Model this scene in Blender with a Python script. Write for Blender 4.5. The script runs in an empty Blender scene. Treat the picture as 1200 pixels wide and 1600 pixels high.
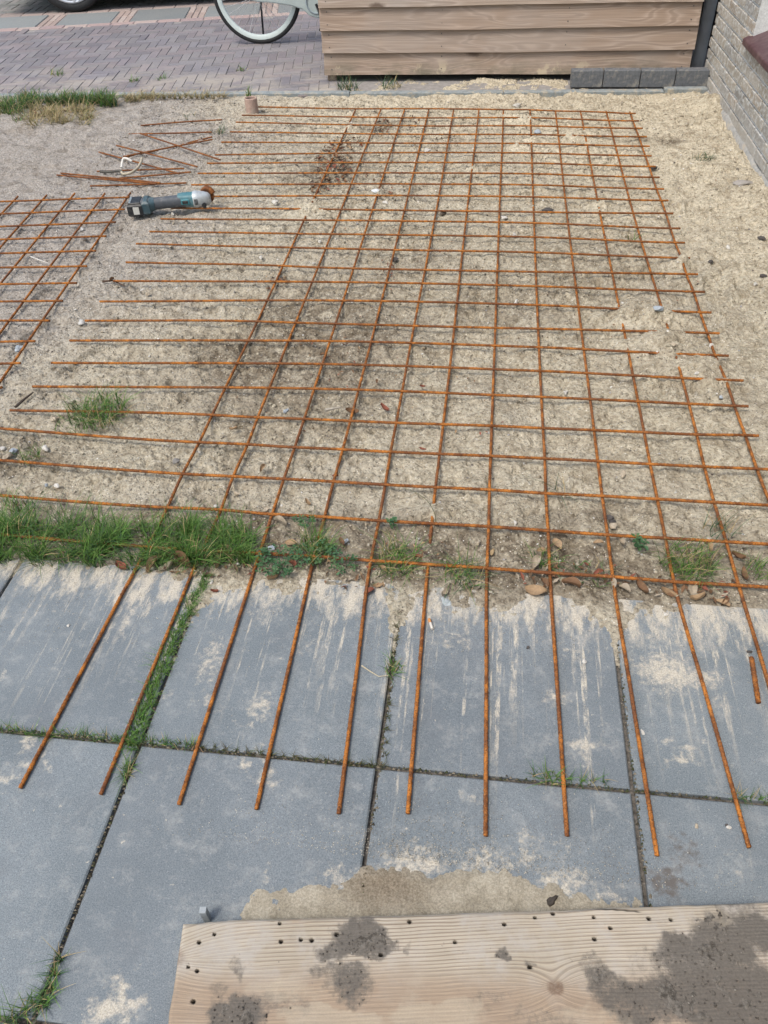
import bpy, bmesh, math, random
import numpy as np
from mathutils import Vector, Matrix
RNG = np.random.RandomState(7); random.seed(7)
scn = bpy.context.scene
COL = scn.collection
# ------------------------------------------------------------------ camera
F = 1200.0
CAM = np.array([-0.05316978, -1.32782829, 1.44237146])
PITCH, ROLL, YAW = 0.753386579, -0.0493271827, -0.154894756
def _R():
    cy, sy = math.cos(YAW), math.sin(YAW)
    Rz = np.array([[cy,-sy,0],[sy,cy,0],[0,0,1]])
    c, s = math.cos(PITCH), math.sin(PITCH)
    B = np.array([[1,0,0],[0,-s,-c],[0,c,-s]])
    c, s = math.cos(ROLL), math.sin(ROLL)
    return np.array([[c,-s,0],[s,c,0],[0,0,1]]) @ B @ Rz
R = _R()
cd = bpy.data.cameras.new('camera'); cam = bpy.data.objects.new('camera', cd); COL.objects.link(cam)
M = np.eye(4); M[:3,0] = R[0]; M[:3,1] = -R[1]; M[:3,2] = -R[2]; M[:3,3] = CAM
cam.matrix_world = Matrix(M.tolist())
cd.sensor_width = 36; cd.lens = 36*F/1600; cd.clip_end = 500; cd.clip_start = 0.05
scn.camera = cam
def at(px, py, z=0.0):
    """survey point of the photograph -> point of the level plane at height z"""
    d = R.T @ np.array([(px-600)/F, (py-800)/F, 1.0]); t = (z-CAM[2])/d[2]
    return CAM + t*d
def sm(a, b, x):
    t = np.clip((x-a)/(b-a), 0, 1); return t*t*(3-2*t)
# ------------------------------------------------------------------ numpy noise
def _h(ix, iy, s):
    n = (ix.astype(np.int64)*374761393 + iy.astype(np.int64)*668265263 + s*974711) & 0x7fffffff
    n = ((n ^ (n >> 13))*1274126177) & 0x7fffffff
    n = (n ^ (n >> 16)) & 0xffff
    return n/65535.0
def vn(x, y, s=0):
    ix, iy = np.floor(x), np.floor(y); fx, fy = x-ix, y-iy
    fx = fx*fx*fx*(fx*(fx*6-15)+10); fy = fy*fy*fy*(fy*(fy*6-15)+10)
    a, b = _h(ix,iy,s), _h(ix+1,iy,s); c, d = _h(ix,iy+1,s), _h(ix+1,iy+1,s)
    return (a*(1-fx)+b*fx)*(1-fy)+(c*(1-fx)+d*fx)*fy*1.0 - 0.5
def fbm(x, y, octv=4, s=0):
    r = 0; a = 1.0
    for k in range(octv):
        r = r + a*vn(x*2**k+17.3*k, y*2**k-9.1*k, s+k); a *= 0.5
    return r
def worley(x, y, s=0):
    ix, iy = np.floor(x), np.floor(y); best = np.full(x.shape, 9.0); rid = np.zeros(x.shape)
    for dx in (-1,0,1):
        for dy in (-1,0,1):
            cx, cy = ix+dx, iy+dy
            d = (cx+_h(cx,cy,s)-x)**2 + (cy+_h(cx,cy,s+5)-y)**2
            m = d < best; best = np.where(m, d, best); rid = np.where(m, _h(cx,cy,s+11), rid)
    return np.sqrt(best), rid
# ------------------------------------------------------------------ objects
def tag(o, label=None, cat=None, group=None, kind=None):
    if label: o['label'] = label
    if cat: o['category'] = cat
    if group: o['group'] = group
    if kind: o['kind'] = kind
    return o
def mesh(name, V, Fc, mat=None, parent=None, attrs=None, smooth=False):
    me = bpy.data.meshes.new(name)
    V = np.asarray(V, dtype=np.float32)
    if isinstance(Fc, np.ndarray):
        n, k = Fc.shape
        me.vertices.add(len(V)); me.vertices.foreach_set('co', V.ravel())
        me.loops.add(n*k); me.loops.foreach_set('vertex_index', Fc.astype(np.int32).ravel())
        me.polygons.add(n); me.polygons.foreach_set('loop_start', np.arange(0, n*k, k, dtype=np.int32))
        me.update(calc_edges=True)
    else:
        me.from_pydata(V.tolist(), [], Fc); me.update()
    if attrs:
        for an, av in attrs.items():
            av = np.asarray(av, dtype=np.float32)
            if av.ndim == 1:
                a = me.attributes.new(an, 'FLOAT', 'POINT'); a.data.foreach_set('value', av)
            else:
                a = me.attributes.new(an, 'FLOAT_COLOR', 'POINT'); a.data.foreach_set('color', np.concatenate([av, np.ones((len(av),1),np.float32)],1).ravel())
    if smooth: me.polygons.foreach_set('use_smooth', np.ones(len(me.polygons), dtype=bool))
    o = bpy.data.objects.new(name, me); COL.objects.link(o)
    if mat:
        for m in (mat if isinstance(mat, (list, tuple)) else [mat]): me.materials.append(m)
    if parent: o.parent = parent
    return o
def empty(name, loc=(0,0,0), rz=0.0):
    o = bpy.data.objects.new(name, None); COL.objects.link(o); o.location = tuple(loc); o.rotation_euler = (0,0,rz)
    o.empty_display_size = 0.05; return o
class MB:
    def __init__(s): s.v = []; s.f = []; s.mi = []
    def add(s, v, f, mi=0):
        b = len(s.v); s.v += [tuple(map(float, p)) for p in v]; s.f += [tuple(i+b for i in q) for q in f]; s.mi += [mi]*len(f); return s
    def box(s, x0,x1,y0,y1,z0,z1, bev=0.0, mi=0, top_only=False):
        if bev <= 0:
            v = [(x,y,z) for z in (z0,z1) for y in (y0,y1) for x in (x0,x1)]
            return s.add(v, [(0,2,3,1),(4,5,7,6),(0,1,5,4),(2,6,7,3),(0,4,6,2),(1,3,7,5)], mi)
        b = bev
        def ring(i, z): return [(x0+i,y0+i,z),(x1-i,y0+i,z),(x1-i,y1-i,z),(x0+i,y1-i,z)]
        rs = [ring(0,z0)] if top_only else [ring(b,z0), ring(0,z0+b)]
        rs += [ring(0,z1-b), ring(b,z1)]
        v = sum(rs, []); f = [(3,2,1,0)]; n = len(rs)
        for k in range(n-1):
            for j in range(4): f.append((4*k+j, 4*k+(j+1)%4, 4*k+4+(j+1)%4, 4*k+4+j))
        f.append(tuple(4*(n-1)+j for j in range(4)))
        return s.add(v, f, mi)
    def tube(s, pts, r, n=10, cap=True, mi=0, ry=None):
        pts = [np.array(p, float) for p in pts]; rr = r if isinstance(r, (list,tuple,np.ndarray)) else [r]*len(pts)
        v = []; up = None
        for i, p in enumerate(pts):
            t = pts[min(i+1,len(pts)-1)] - pts[max(i-1,0)]; t = t/(np.linalg.norm(t)+1e-12)
            if up is None:
                a = np.array([0,0,1.]) if abs(t[2]) < .9 else np.array([1.,0,0]); up = np.cross(np.cross(t,a),t)
            up = up - t*np.dot(up,t); up /= np.linalg.norm(up)+1e-12; w = np.cross(t, up)
            for k in range(n):
                a = 2*math.pi*k/n; v.append(p + rr[i]*(math.cos(a)*up + math.sin(a)*w))
        f = [(i*n+k, i*n+(k+1)%n, (i+1)*n+(k+1)%n, (i+1)*n+k) for i in range(len(pts)-1) for k in range(n)]
        if cap: f += [tuple(range(n-1,-1,-1)), tuple((len(pts)-1)*n+k for k in range(n))]
        return s.add(v, f, mi)
    def torus(s, c, Rr, r, ax='y', n=64, m=10, mi=0, sq=1.0):
        v = []
        for i in range(n):
            a = 2*math.pi*i/n
            for k in range(m):
                b = 2*math.pi*k/m; rad = Rr + r*math.cos(b); h = sq*r*math.sin(b)
                q = {'y': (rad*math.cos(a), h, rad*math.sin(a)), 'z': (rad*math.cos(a), rad*math.sin(a), h), 'x': (h, rad*math.cos(a), rad*math.sin(a))}[ax]
                v.append(np.array(c)+np.array(q))
        f = [(i*m+k, ((i+1)%n)*m+k, ((i+1)%n)*m+(k+1)%m, i*m+(k+1)%m) for i in range(n) for k in range(m)]
        return s.add(v, f, mi)
    def loft(s, secs, n=20, mi=0, p=2.6):
        """secs: (x, yc, zc, ry, rz) superellipse sections along x"""
        v = []
        for (x, yc, zc, ry, rz) in secs:
            for k in range(n):
                a = 2*math.pi*k/n; ca, sa = math.cos(a), math.sin(a)
                v.append((x, yc+ry*math.copysign(abs(ca)**(2/p), ca), zc+rz*math.copysign(abs(sa)**(2/p), sa)))
        f = [(i*n+k, i*n+(k+1)%n, (i+1)*n+(k+1)%n, (i+1)*n+k) for i in range(len(secs)-1) for k in range(n)]
        f += [tuple(range(n-1,-1,-1)), tuple((len(secs)-1)*n+k for k in range(n))]
        return s.add(v, f, mi)
    def build(s, name, mat, parent=None, smooth=False, xf=None):
        v = s.v
        if xf is not None: v = [tuple(xf @ Vector(p)) for p in v]
        o = mesh(name, v, s.f, mat, parent, smooth=smooth)
        if any(s.mi): o.data.polygons.foreach_set('material_index', s.mi)
        if smooth: o.data.set_sharp_from_angle(angle=math.radians(40))
        return o
# ------------------------------------------------------------------ materials
class NT:
    def __init__(s, name):
        s.m = bpy.data.materials.new(name); s.m.use_nodes = True; s.t = s.m.node_tree; s.t.nodes.clear()
        s.out = s.t.nodes.new('ShaderNodeOutputMaterial'); s.b = s.t.nodes.new('ShaderNodeBsdfPrincipled')
        s.t.links.new(s.b.outputs[0], s.out.inputs[0]); s._pos = None
    def set(s, sock, v):
        if v is None: return
        if hasattr(v, 'is_output'): s.t.links.new(v, sock)
        else: sock.default_value = (tuple(v)+(1,) if isinstance(v,(tuple,list)) and len(v)==3 and sock.type=='RGBA' else v)
    def n(s, typ, ins=None, out=0, **kw):
        nd = s.t.nodes.new('ShaderNode'+typ)
        for k, v in kw.items(): setattr(nd, k, v)
        for k, v in (ins or {}).items(): s.set(nd.inputs[k], v)
        return nd.outputs[out]
    def pos(s):
        if s._pos is None: s._pos = s.n('NewGeometry', out='Position')
        return s._pos
    def obj(s): return s.n('TexCoord', out='Object')
    def scale(s, v, sc, off=None):
        r = s.n('VectorMath', {0: v, 1: sc}, operation='MULTIPLY')
        return r if off is None else s.n('VectorMath', {0: r, 1: off}, operation='ADD')
    def noise(s, v, sc, detail=4, rough=.55, dist=0, out='Fac'):
        return s.n('TexNoise', {'Vector': v, 'Scale': sc, 'Detail': detail, 'Roughness': rough, 'Distortion': dist}, out=out)
    def vor(s, v, sc, out='Distance', rnd=1.0, feature='F1'):
        return s.n('TexVoronoi', {'Vector': v, 'Scale': sc, 'Randomness': rnd}, out=out, feature=feature)
    def ramp(s, f, a, b, c=0.0, d=1.0):
        return s.n('MapRange', {'Value': f, 'From Min': a, 'From Max': b, 'To Min': c, 'To Max': d}, interpolation_type='SMOOTHSTEP')
    def math(s, op, a, b=0.0, clamp=False):
        return s.n('Math', {0: a, 1: b}, operation=op, use_clamp=clamp)
    def mix(s, f, a, b, mode='MIX'):
        nd = s.t.nodes.new('ShaderNodeMix'); nd.data_type = 'RGBA'; nd.blend_type = mode
        s.set(nd.inputs[0], f); s.set(nd.inputs[6], a); s.set(nd.inputs[7], b); return nd.outputs[2]
    def attr(s, name, out='Fac'): return s.n('Attribute', out=out, attribute_name=name)
    def bump(s, h, strength=.5, dist=.004, nrm=None):
        return s.n('Bump', {'Height': h, 'Strength': strength, 'Distance': dist, **({'Normal': nrm} if nrm else {})})
    def done(s, col=None, rough=.8, nrm=None, spec=.3, metal=0, **kw):
        s.set(s.b.inputs['Base Color'], col); s.set(s.b.inputs['Roughness'], rough); s.set(s.b.inputs['Normal'], nrm)
        s.set(s.b.inputs['Specular IOR Level'], spec); s.set(s.b.inputs['Metallic'], metal)
        for k, v in kw.items(): s.set(s.b.inputs[k], v)
        return s.m
def sep(n, v, ax): return n.n('SeparateXYZ', {0: v}, out=ax)

def m_sand():
    n = NT('sand'); p = n.pos()
    a = n.noise(p, 2.2, 5); b = n.noise(p, 75, 5, .65); c = n.noise(p, 520, 3, .7); d = n.noise(p, 26, 4, .6)
    col = n.mix(n.ramp(b, .30, .68), (.355,.312,.235), (.615,.562,.445))
    col = n.mix(n.ramp(a, .4, .7, 0, .4), col, (.455,.415,.345))
    gcol = n.mix(n.ramp(b, .32, .66), (.275,.25,.225), (.445,.412,.38))
    col = n.mix(n.attr('grey'), col, gcol)
    ycol = n.mix(n.ramp(b, .3, .62), (.42,.368,.275), (.665,.60,.47))
    col = n.mix(n.attr('fresh'), col, ycol)
    dk = n.math('MULTIPLY', n.attr('dark'), n.ramp(d, .30, .62, .25, 1.0))
    col = n.mix(dk, col, n.mix(n.ramp(b, .3, .7), (.135,.108,.078), (.30,.258,.195)))
    col = n.mix(n.ramp(c, .35, .62, 0, 1), n.mix(.30, col, (.2,.17,.13), 'MULTIPLY'), col)
    col = n.mix(n.ramp(n.noise(p, 11, 8, .72), .46, .66, 0, .62), col, n.mix(.78, col, (.42,.37,.31), 'MULTIPLY'))
    col = n.mix(n.ramp(n.noise(p, 34, 5, .7), .56, .70, 0, .5), col, n.mix(.6, col, (.36,.31,.26), 'MULTIPLY'))   # grains
    v = n.vor(p, 210, 'Color'); vd = n.vor(p, 210)
    rv = n.n('SeparateColor', {0: v}, out=0)
    speck = n.math('MULTIPLY', n.math('GREATER_THAN', rv, .955), n.math('LESS_THAN', vd, .36))
    col = n.mix(speck, col, (.09,.075,.065))
    rg = n.n('SeparateColor', {0: v}, out=1)
    speck2 = n.math('MULTIPLY', n.math('GREATER_THAN', rg, .965), n.math('LESS_THAN', vd, .33))
    col = n.mix(speck2, col, (.72,.69,.63))
    jp = n.n('VectorMath', {0: p, 1: n.scale(n.noise(p, 90, 2, out='Color'), (.006,.006,.006))}, operation='ADD')
    h = n.math('ADD', n.math('MULTIPLY', n.noise(p, 240, 5, .7), .9), n.math('MULTIPLY', n.ramp(n.vor(jp, 105, feature='SMOOTH_F1'), .5, .1), .55))
    h = n.math('ADD', h, n.math('MULTIPLY', n.noise(p, 45, 3), 1.0))
    return n.done(col, .95, n.bump(h, .95, .0065), .15)
def m_fine_sand():
    n = NT('fine_sand'); p = n.pos()
    a = n.noise(p, 18, 6, .7); b = n.noise(p, 260, 4, .75); c = n.noise(p, 700, 2, .8)
    col = n.mix(n.ramp(a, .35, .68), (.31,.28,.22), (.44,.405,.33))
    col = n.mix(n.ramp(b, .36, .64), n.mix(.5, col, (.35,.31,.26), 'MULTIPLY'), col)
    col = n.mix(n.ramp(c, .60, .72, 0, .6), col, (.62,.57,.47))
    col = n.mix(n.attr('dark'), col, n.mix(n.ramp(b, .3, .7), (.10,.078,.055), (.25,.205,.15)))
    h = n.math('ADD', n.noise(p, 420, 4, .75), n.math('MULTIPLY', n.noise(p, 90, 3, .6), .6))
    return n.done(col, .95, n.bump(h, .6, .0025), .12)
def m_rust(name='rusty_steel', dark=0.0):
    n = NT(name); p = n.pos()
    a = n.noise(p, 38, 5, .65); b = n.noise(p, 330, 3, .6); c = n.noise(p, 7, 3)
    col = n.mix(n.ramp(a, .36, .64), (.15,.054,.018), (.45,.168,.034))
    col = n.mix(n.ramp(c, .42, .66, 0, .8), col, (.15,.062,.032))
    col = n.mix(n.ramp(b, .50, .64, 0, .8), col, (.06,.027,.014))
    col = n.mix(n.ramp(n.noise(p, 120, 2), .6, .75, 0, .6), col, (.43,.21,.085))
    if dark: col = n.mix(dark, col, (.13,.055,.03))
    h = n.math('ADD', n.noise(p, 420, 3), n.math('MULTIPLY', n.noise(p, 130, 2), .8))
    return n.done(col, .88, n.bump(h, .8, .002), .2)
def m_slab():
    n = NT('concrete_slab'); p = n.pos()
    a = n.noise(p, 3, 5); b = n.noise(p, 430, 3, .8); c = n.noise(p, 210, 4, .75)
    vary = n.n('ObjectInfo', out='Random')
    col = n.mix(n.ramp(a, .3, .7), (.160,.188,.206), (.212,.243,.263))
    col = n.mix(n.ramp(b, .32, .62), n.mix(.85, col, (.42,.43,.45), 'MULTIPLY'), col)
    col = n.mix(n.ramp(n.noise(p, 420, 3, .8), .60, .72, 0, .5), col, (.40,.42,.45))
    col = n.mix(n.ramp(c, .58, .72, 0, .5), col, (.42,.44,.47))
    col = n.mix(n.ramp(c, .40, .28, 0, .7), col, (.075,.08,.09))
    col = n.mix(n.math('MULTIPLY', vary, .22), col, (.12,.13,.15))
    col = n.mix(n.ramp(n.noise(p, 18, 8, .8), .48, .70, 0, .5), col, (.33,.335,.325))
    col = n.mix(n.ramp(n.noise(p, 5, 6, .7, out='Fac'), .47, .30, 0, .35), col, (.12,.13,.145))
    # sand washed down towards the camera in streaks, and trodden sand blotches
    y = sep(n, p, 'Y'); x = sep(n, p, 'X')
    lane = n.noise(n.scale(p, (52, .9, 0)), 1, 3, .7)                     # which lanes carried water
    wob = n.noise(n.scale(p, (120, 16, 0)), 1, 4, .7)
    lenf = n.noise(n.scale(p, (11, 0, 0), (3.3,0,0)), 1, 2)
    endy = n.ramp(lenf, .25, .75, -.14, -.78)
    fall = n.ramp(n.math('SUBTRACT', y, endy), -.06, .22, 0, 1)
    st = n.math('MULTIPLY', n.ramp(n.math('ADD', lane, n.math('MULTIPLY', wob, .22)), .62, .72), fall)
    dens = n.ramp(n.noise(n.scale(p, (1.6,.25,0), (8.1,0,0)), 1, 2), .28, .55, .45, 1)
    st = n.math('MULTIPLY', st, dens)
    brk = n.ramp(n.noise(n.scale(p,(1,.30,1)), 60, 7, .8), .42, .60)
    st = n.math('MULTIPLY', st, brk)
    near = n.ramp(y, -.30, -.10)                                          # sandy margin along the bed
    mg = n.ramp(n.math('ADD', n.noise(n.scale(p,(1,.32,1)), 26, 8, .74), n.math('MULTIPLY', near, .25)), .64, .82)
    bl = n.ramp(n.math('ADD', n.noise(p, 5.5, 3), n.math('MULTIPLY', n.noise(p, 40, 5, .7), .5)), .88, 1.0, 0, .85)
    sp = n.ramp(n.noise(p, 60, 3, .6), .70, .76, 0, .7)
    patch = n.attr('sandy')
    pt = n.ramp(n.math('ADD', patch, n.math('MULTIPLY', n.math('SUBTRACT', n.noise(p, 60, 8, .8), .5), 1.7)), .40, .80, 0, .9)
    f = n.math('MAXIMUM', n.math('MAXIMUM', st, n.math('MULTIPLY', mg, .9)), n.math('MAXIMUM', n.math('MAXIMUM', bl, sp), pt))
    f = n.math('MULTIPLY', f, n.ramp(n.noise(p, 380, 3, .8), .30, .58, .5, 1))
    scol = n.mix(n.ramp(n.noise(p, 300, 3, .7), .35, .65), (.42,.37,.295), (.64,.58,.475))
    col = n.mix(n.math('MULTIPLY', f, .95), col, scol)
    soil = n.attr('soil')
    sf = n.ramp(n.math('ADD', soil, n.math('MULTIPLY', n.math('SUBTRACT', n.noise(p, 60, 5, .7), .5), 1.3)), .4, .75, 0, .85)
    col = n.mix(sf, col, (.10,.085,.075))
    h = n.math('ADD', n.noise(p, 700, 3, .7), n.math('MULTIPLY', f, .9))
    return n.done(col, n.mix(f, (.72,)*3, (.95,)*3), n.bump(h, .35, .0012), .3)
def m_wood(name, axis, pale, deep, dark, green=.0):
    n = NT(name); p = n.obj(); r = n.n('ObjectInfo', out='Random'); off = n.math('MULTIPLY', r, 37.0)
    offv = n.n('CombineXYZ', {0: off, 1: off, 2: off})
    along = (1.0, 9., 9.) if axis == 'x' else (9., 1.0, 9.)
    fine = (2.5, 160., 160.) if axis == 'x' else (160., 2.5, 160.)
    v = n.scale(p, along, offv)
    a = n.noise(v, .85, 2, .45, .25)
    ring = n.math('SINE', n.math('MULTIPLY', a, 62.0))
    f = n.noise(n.scale(p, fine, offv), 1, 4, .6)
    w = n.noise(n.scale(p, (1.,1.,1.), offv), 2.2, 4)
    col = n.mix(n.ramp(ring, -.9, .95), deep, pale)
    col = n.mix(n.ramp(ring, .55, 1.0, 0, .45), col, dark)
    col = n.mix(n.ramp(f, .35, .62, 0, .55), n.mix(.55, col, dark), col)
    col = n.mix(n.ramp(w, .42, .68, 0, .45), col, (.36,.33,.31))
    r2 = n.n('ObjectInfo', out='Random')
    col = n.mix(n.ramp(n.math('FRACT', n.math('MULTIPLY', r2, 7.3)), 0, 1, 0, .55), col, n.mix(1.0, col, (.80,.70,.62), 'MULTIPLY'))
    # knots
    kv = n.scale(p, (2.3, 5.2, 5.2) if axis == 'x' else (5.2, 2.3, 5.2), offv)
    kd = n.math('ADD', n.vor(kv, 1.0, rnd=1.0), n.math('MULTIPLY', n.math('SUBTRACT', n.noise(p, 60, 3), .5), .08))
    kn = n.n('SeparateColor', {0: n.vor(kv, 1.0, 'Color')}, out=0)
    kf = n.math('MULTIPLY', n.math('GREATER_THAN', kn, .35), n.ramp(kd, .17, .06))
    col = n.mix(n.math('MULTIPLY', kf, .8), col, (.085,.055,.04))
    ck = n.ramp(n.noise(n.scale(p, (1.2,120.,120.) if axis == 'x' else (120.,1.2,120.), offv), 1, 2, .5), .70, .76)
    col = n.mix(n.math('MULTIPLY', ck, .7), col, (.06,.045,.035))
    if green:
        z = sep(n, p, 'Z'); g = n.math('MULTIPLY', n.ramp(z, .17, .03), n.ramp(n.noise(n.scale(p,(1,1,2.5)), 5, 5, .65), .38, .66, 0, green))
        col = n.mix(g, col, (.13,.125,.09))
        s2 = n.math('MULTIPLY', n.ramp(z, .16, .05), n.ramp(n.noise(p, 6.5, 6, .7), .56, .64, 0, .8))
        col = n.mix(s2, col, (.47,.40,.29))
    h = n.math('ADD', n.math('MULTIPLY', f, .8), n.math('MULTIPLY', ring, .12))
    return n.done(col, .82, n.bump(h, .45, .0025), .25)
def m_plank():
    n = NT('plank_wood'); p = n.pos(); g = n.attr('grain'); u = n.attr('along')
    gv = n.n('CombineXYZ', {0: n.math('MULTIPLY', u, 1.6), 1: g, 2: 0.0})
    wid = n.noise(n.scale(gv, (1.,.35,1.)), 1, 2)
    ln = n.math('SINE', n.math('ADD', n.math('MULTIPLY', g, 6.283), n.math('MULTIPLY', wid, 9.0)))
    fine = n.noise(n.scale(gv, (9., 9., 1.)), 1, 4, .65)
    base = n.mix(n.ramp(n.noise(p, 6, 4), .35, .68), (.36,.315,.245), (.45,.40,.33))
    base = n.mix(n.attr('lower'), base, n.mix(n.ramp(fine, .35, .65), (.22,.16,.11), (.36,.28,.205)))
    st = n.math('MULTIPLY', n.ramp(ln, .15, .95), n.attr('contrast'))
    col = n.mix(n.math('MULTIPLY', st, n.ramp(fine, .25, .6, .35, .85)), base, (.175,.14,.105))
    col = n.mix(n.ramp(fine, .58, .30, 0, .5), col, (.25,.205,.17))
    col = n.mix(n.ramp(n.noise(p, 13, 5, .65), .42, .66, 0, n.math('SUBTRACT', .7, n.math('MULTIPLY', n.attr('lower'), .55))), col, (.37,.345,.315))     # weathered grey
    col = n.mix(n.ramp(n.noise(n.scale(p,(1,3,1)), 9, 4, .6), .62, .76, 0, .4), col, (.38,.27,.18))
    col = n.mix(n.math('MULTIPLY', n.attr('knot'), n.ramp(n.noise(p, 190, 3), .3, .65, .5, .9)), col, (.13,.08,.055))
    dirt = n.math('ADD', n.attr('dirt'), n.math('MULTIPLY', n.math('SUBTRACT', n.noise(p, 60, 9, .82), .5), 2.2))
    col = n.mix(n.ramp(dirt, .12, .95, 0, .95), col, n.mix(n.noise(p, 260, 3), (.058,.051,.044), (.15,.136,.12)))
    col = n.mix(n.ramp(n.noise(p, 75, 3), .70, .76, 0, .8), col, (.14,.12,.11))
    dust = n.ramp(n.math('ADD', n.attr('dust'), n.math('MULTIPLY', n.math('SUBTRACT', n.noise(p, 24, 6, .7), .5), 1.3)), .35, .8, 0, .5)
    col = n.mix(dust, col, n.mix(n.noise(p, 420, 3), (.28,.24,.18), (.47,.41,.32)))
    col = n.mix(n.ramp(n.noise(n.scale(gv,(3.,2.2,1.)), 1, 6, .75), .56, .74, 0, .55), col, (.20,.165,.135))
    col = n.mix(n.attr('hole'), col, (.012,.01,.008))
    h = n.math('ADD', n.math('MULTIPLY', ln, .25), n.math('MULTIPLY', n.noise(p, 380, 4, .7), .7))
    return n.done(col, .85, n.bump(h, .4, .0018), .25)
def m_soil():
    n = NT('dark_soil'); p = n.pos()
    b = n.noise(p, 110, 5, .7); c = n.noise(p, 700, 2, .7)
    col = n.mix(n.ramp(b, .32, .66), (.06,.053,.045), (.168,.152,.133))
    col = n.mix(n.ramp(c, .66, .74), col, (.34,.32,.29))
    return n.done(col, .95, n.bump(n.noise(p, 260, 5, .7), .8, .003), .15)
def m_simple(name, col, rough=.6, var=.25, sc=60, bump=.1, metal=0, spec=.4, dirt=None):
    n = NT(name); p = n.obj(); a = n.noise(p, sc, 4, .6)
    c = n.mix(n.ramp(a, .3, .7, 0, var), col, tuple(.45*k for k in col))
    if dirt: c = n.mix(n.ramp(n.noise(p, sc*.35, 6, .7), .48, .68, 0, dirt[1]), c, dirt[0])
    return n.done(c, n.ramp(a, .3, .7, rough*.85, min(1, rough*1.15)), n.bump(n.noise(p, sc*5, 3), bump, .001) if bump else None, spec, metal)
def m_col(name, rough=.7, trans=0.0, spec=.3):
    n = NT(name); p = n.pos(); c = n.attr('Col', 'Color')
    c = n.mix(n.ramp(n.noise(p, 220, 3), .3, .7, 0, .35), c, n.mix(1.0, c, (.5,.5,.5), 'MULTIPLY'))
    m = n.done(c, rough, None, spec)
    if trans:
        tb = n.n('BsdfTranslucent', {'Color': c}); mx = n.n('MixShader', {0: trans, 1: n.b.outputs[0], 2: tb}); n.t.links.new(mx, n.out.inputs[0])
    return m
def m_pavers():
    n = NT('clay_pavers'); p = n.pos(); c = n.attr('Col', 'Color')
    a = n.noise(p, 45, 5, .65); b = n.noise(p, 260, 3, .7)
    col = n.mix(n.ramp(a, .35, .7, 0, .55), c, n.mix(1.0, c, (1.25,1.24,1.22), 'MULTIPLY'))
    col = n.mix(n.ramp(b, .5, .3, 0, .6), col, n.mix(1.0, col, (.5,.5,.5), 'MULTIPLY'))
    y = sep(n, p, 'Y')
    s = n.math('MULTIPLY', n.ramp(y, 5.2, 4.15, .10, 1), n.ramp(n.noise(p, 3.2, 6, .68), .38, .64, 0, .8))
    col = n.mix(s, col, (.37,.33,.28))
    return n.done(col, .85, n.bump(n.noise(p, 300, 4, .7), .4, .002), .3)
def m_bricks():
    n = NT('wall_bricks'); p = n.pos(); c = n.attr('Col', 'Color')
    a = n.noise(p, 30, 5, .65); b = n.noise(p, 210, 4, .7)
    col = n.mix(n.ramp(b, .3, .65), n.mix(1.0, c, (.66,.65,.63), 'MULTIPLY'), c)
    sc = n.ramp(n.noise(n.scale(p, (1,1,1.6)), 26, 6, .7), .44, .64, 0, .75)
    col = n.mix(sc, col, (.58,.60,.605))
    z = sep(n, p, 'Z'); low = n.math('MULTIPLY', n.ramp(z, .20, .02, 0, 1), n.ramp(n.noise(p, 17, 6, .7), .33, .58, 0, .8))
    col = n.mix(low, col, n.mix(b, (.30,.29,.275), (.47,.455,.43)))
    return n.done(col, .9, n.bump(n.noise(p, 260, 5, .7), .6, .003), .2)
def m_mortar():
    n = NT('mortar'); p = n.pos(); b = n.noise(p, 120, 5, .7)
    col = n.mix(n.ramp(b, .3, .7), (.52,.54,.545), (.72,.74,.75))
    return n.done(col, .95, n.bump(b, .6, .003), .15)
SAND = m_sand(); FINE = m_fine_sand(); RUST = m_rust(); RUSTD = m_rust('dull_rusty_steel', .45); SLAB = m_slab(); SOIL = m_soil()
SHED = m_wood('shed_boards', 'x', (.58,.49,.425), (.43,.35,.29), (.19,.145,.115), .75)
SHEDY = m_wood('shed_side_boards', 'y', (.36,.29,.22), (.26,.19,.145), (.15,.10,.075), .5)
PLANK = m_plank(); GRASS = m_col('grass_blades', .6, .25); LEAF = m_col('dry_leaf', .8, .1); STONE = m_col('stone', .8)
PAVER = m_pavers(); BRICK = m_bricks(); MORTAR = m_mortar()
CONC = m_simple('kerb_concrete', (.25,.28,.29), .85, .5, 40, .5, dirt=((.45,.38,.27), .75))
BLOCK = m_simple('block_concrete', (.135,.145,.16), .8, .5, 55, .6, dirt=((.36,.33,.28), .55))
# ------------------------------------------------------------------ the rebar grid (cells of 150 mm)
CELL = 0.15
def colx(c): return (c-7)*CELL
def rowy(r): return (25-r)*CELL
MOUNDS = []   # (x, y, rx, ry, h): places where loose sand has slid over the bars
for (px, py, rx, ry, h) in [
    (815,186,.14,.05,.026),(865,197,.05,.035,.02),(905,212,.16,.085,.030),(815,228,.08,.05,.024),(905,228,.09,.045,.022),
    (547,200,.05,.07,.022),(738,267,.05,.07,.026),(592,302,.03,.05,.022),(488,330,.10,.10,.030),(500,306,.06,.03,.014),
    (937,324,.04,.07,.022),(515,193,.05,.02,.012),(1005,500,.13,.10,.034),(1045,540,.17,.10,.030),(1090,575,.10,.10,.026),
    (850,645,.03,.05,.016),(672,805,.035,.05,.018),(669,870,.03,.07,.022),(1018,595,.02,.02,.012),(706,205,.04,.03,.014),(832,222,.05,.05,.024),
    (1112,598,.08,.035,.026),(1075,490,.02,.03,.012),(1068,410,.03,.04,.02),(600,335,.03,.03,.012)]:
    q = at(px, py); MOUNDS.append((q[0], q[1], rx, ry, h))
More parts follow.
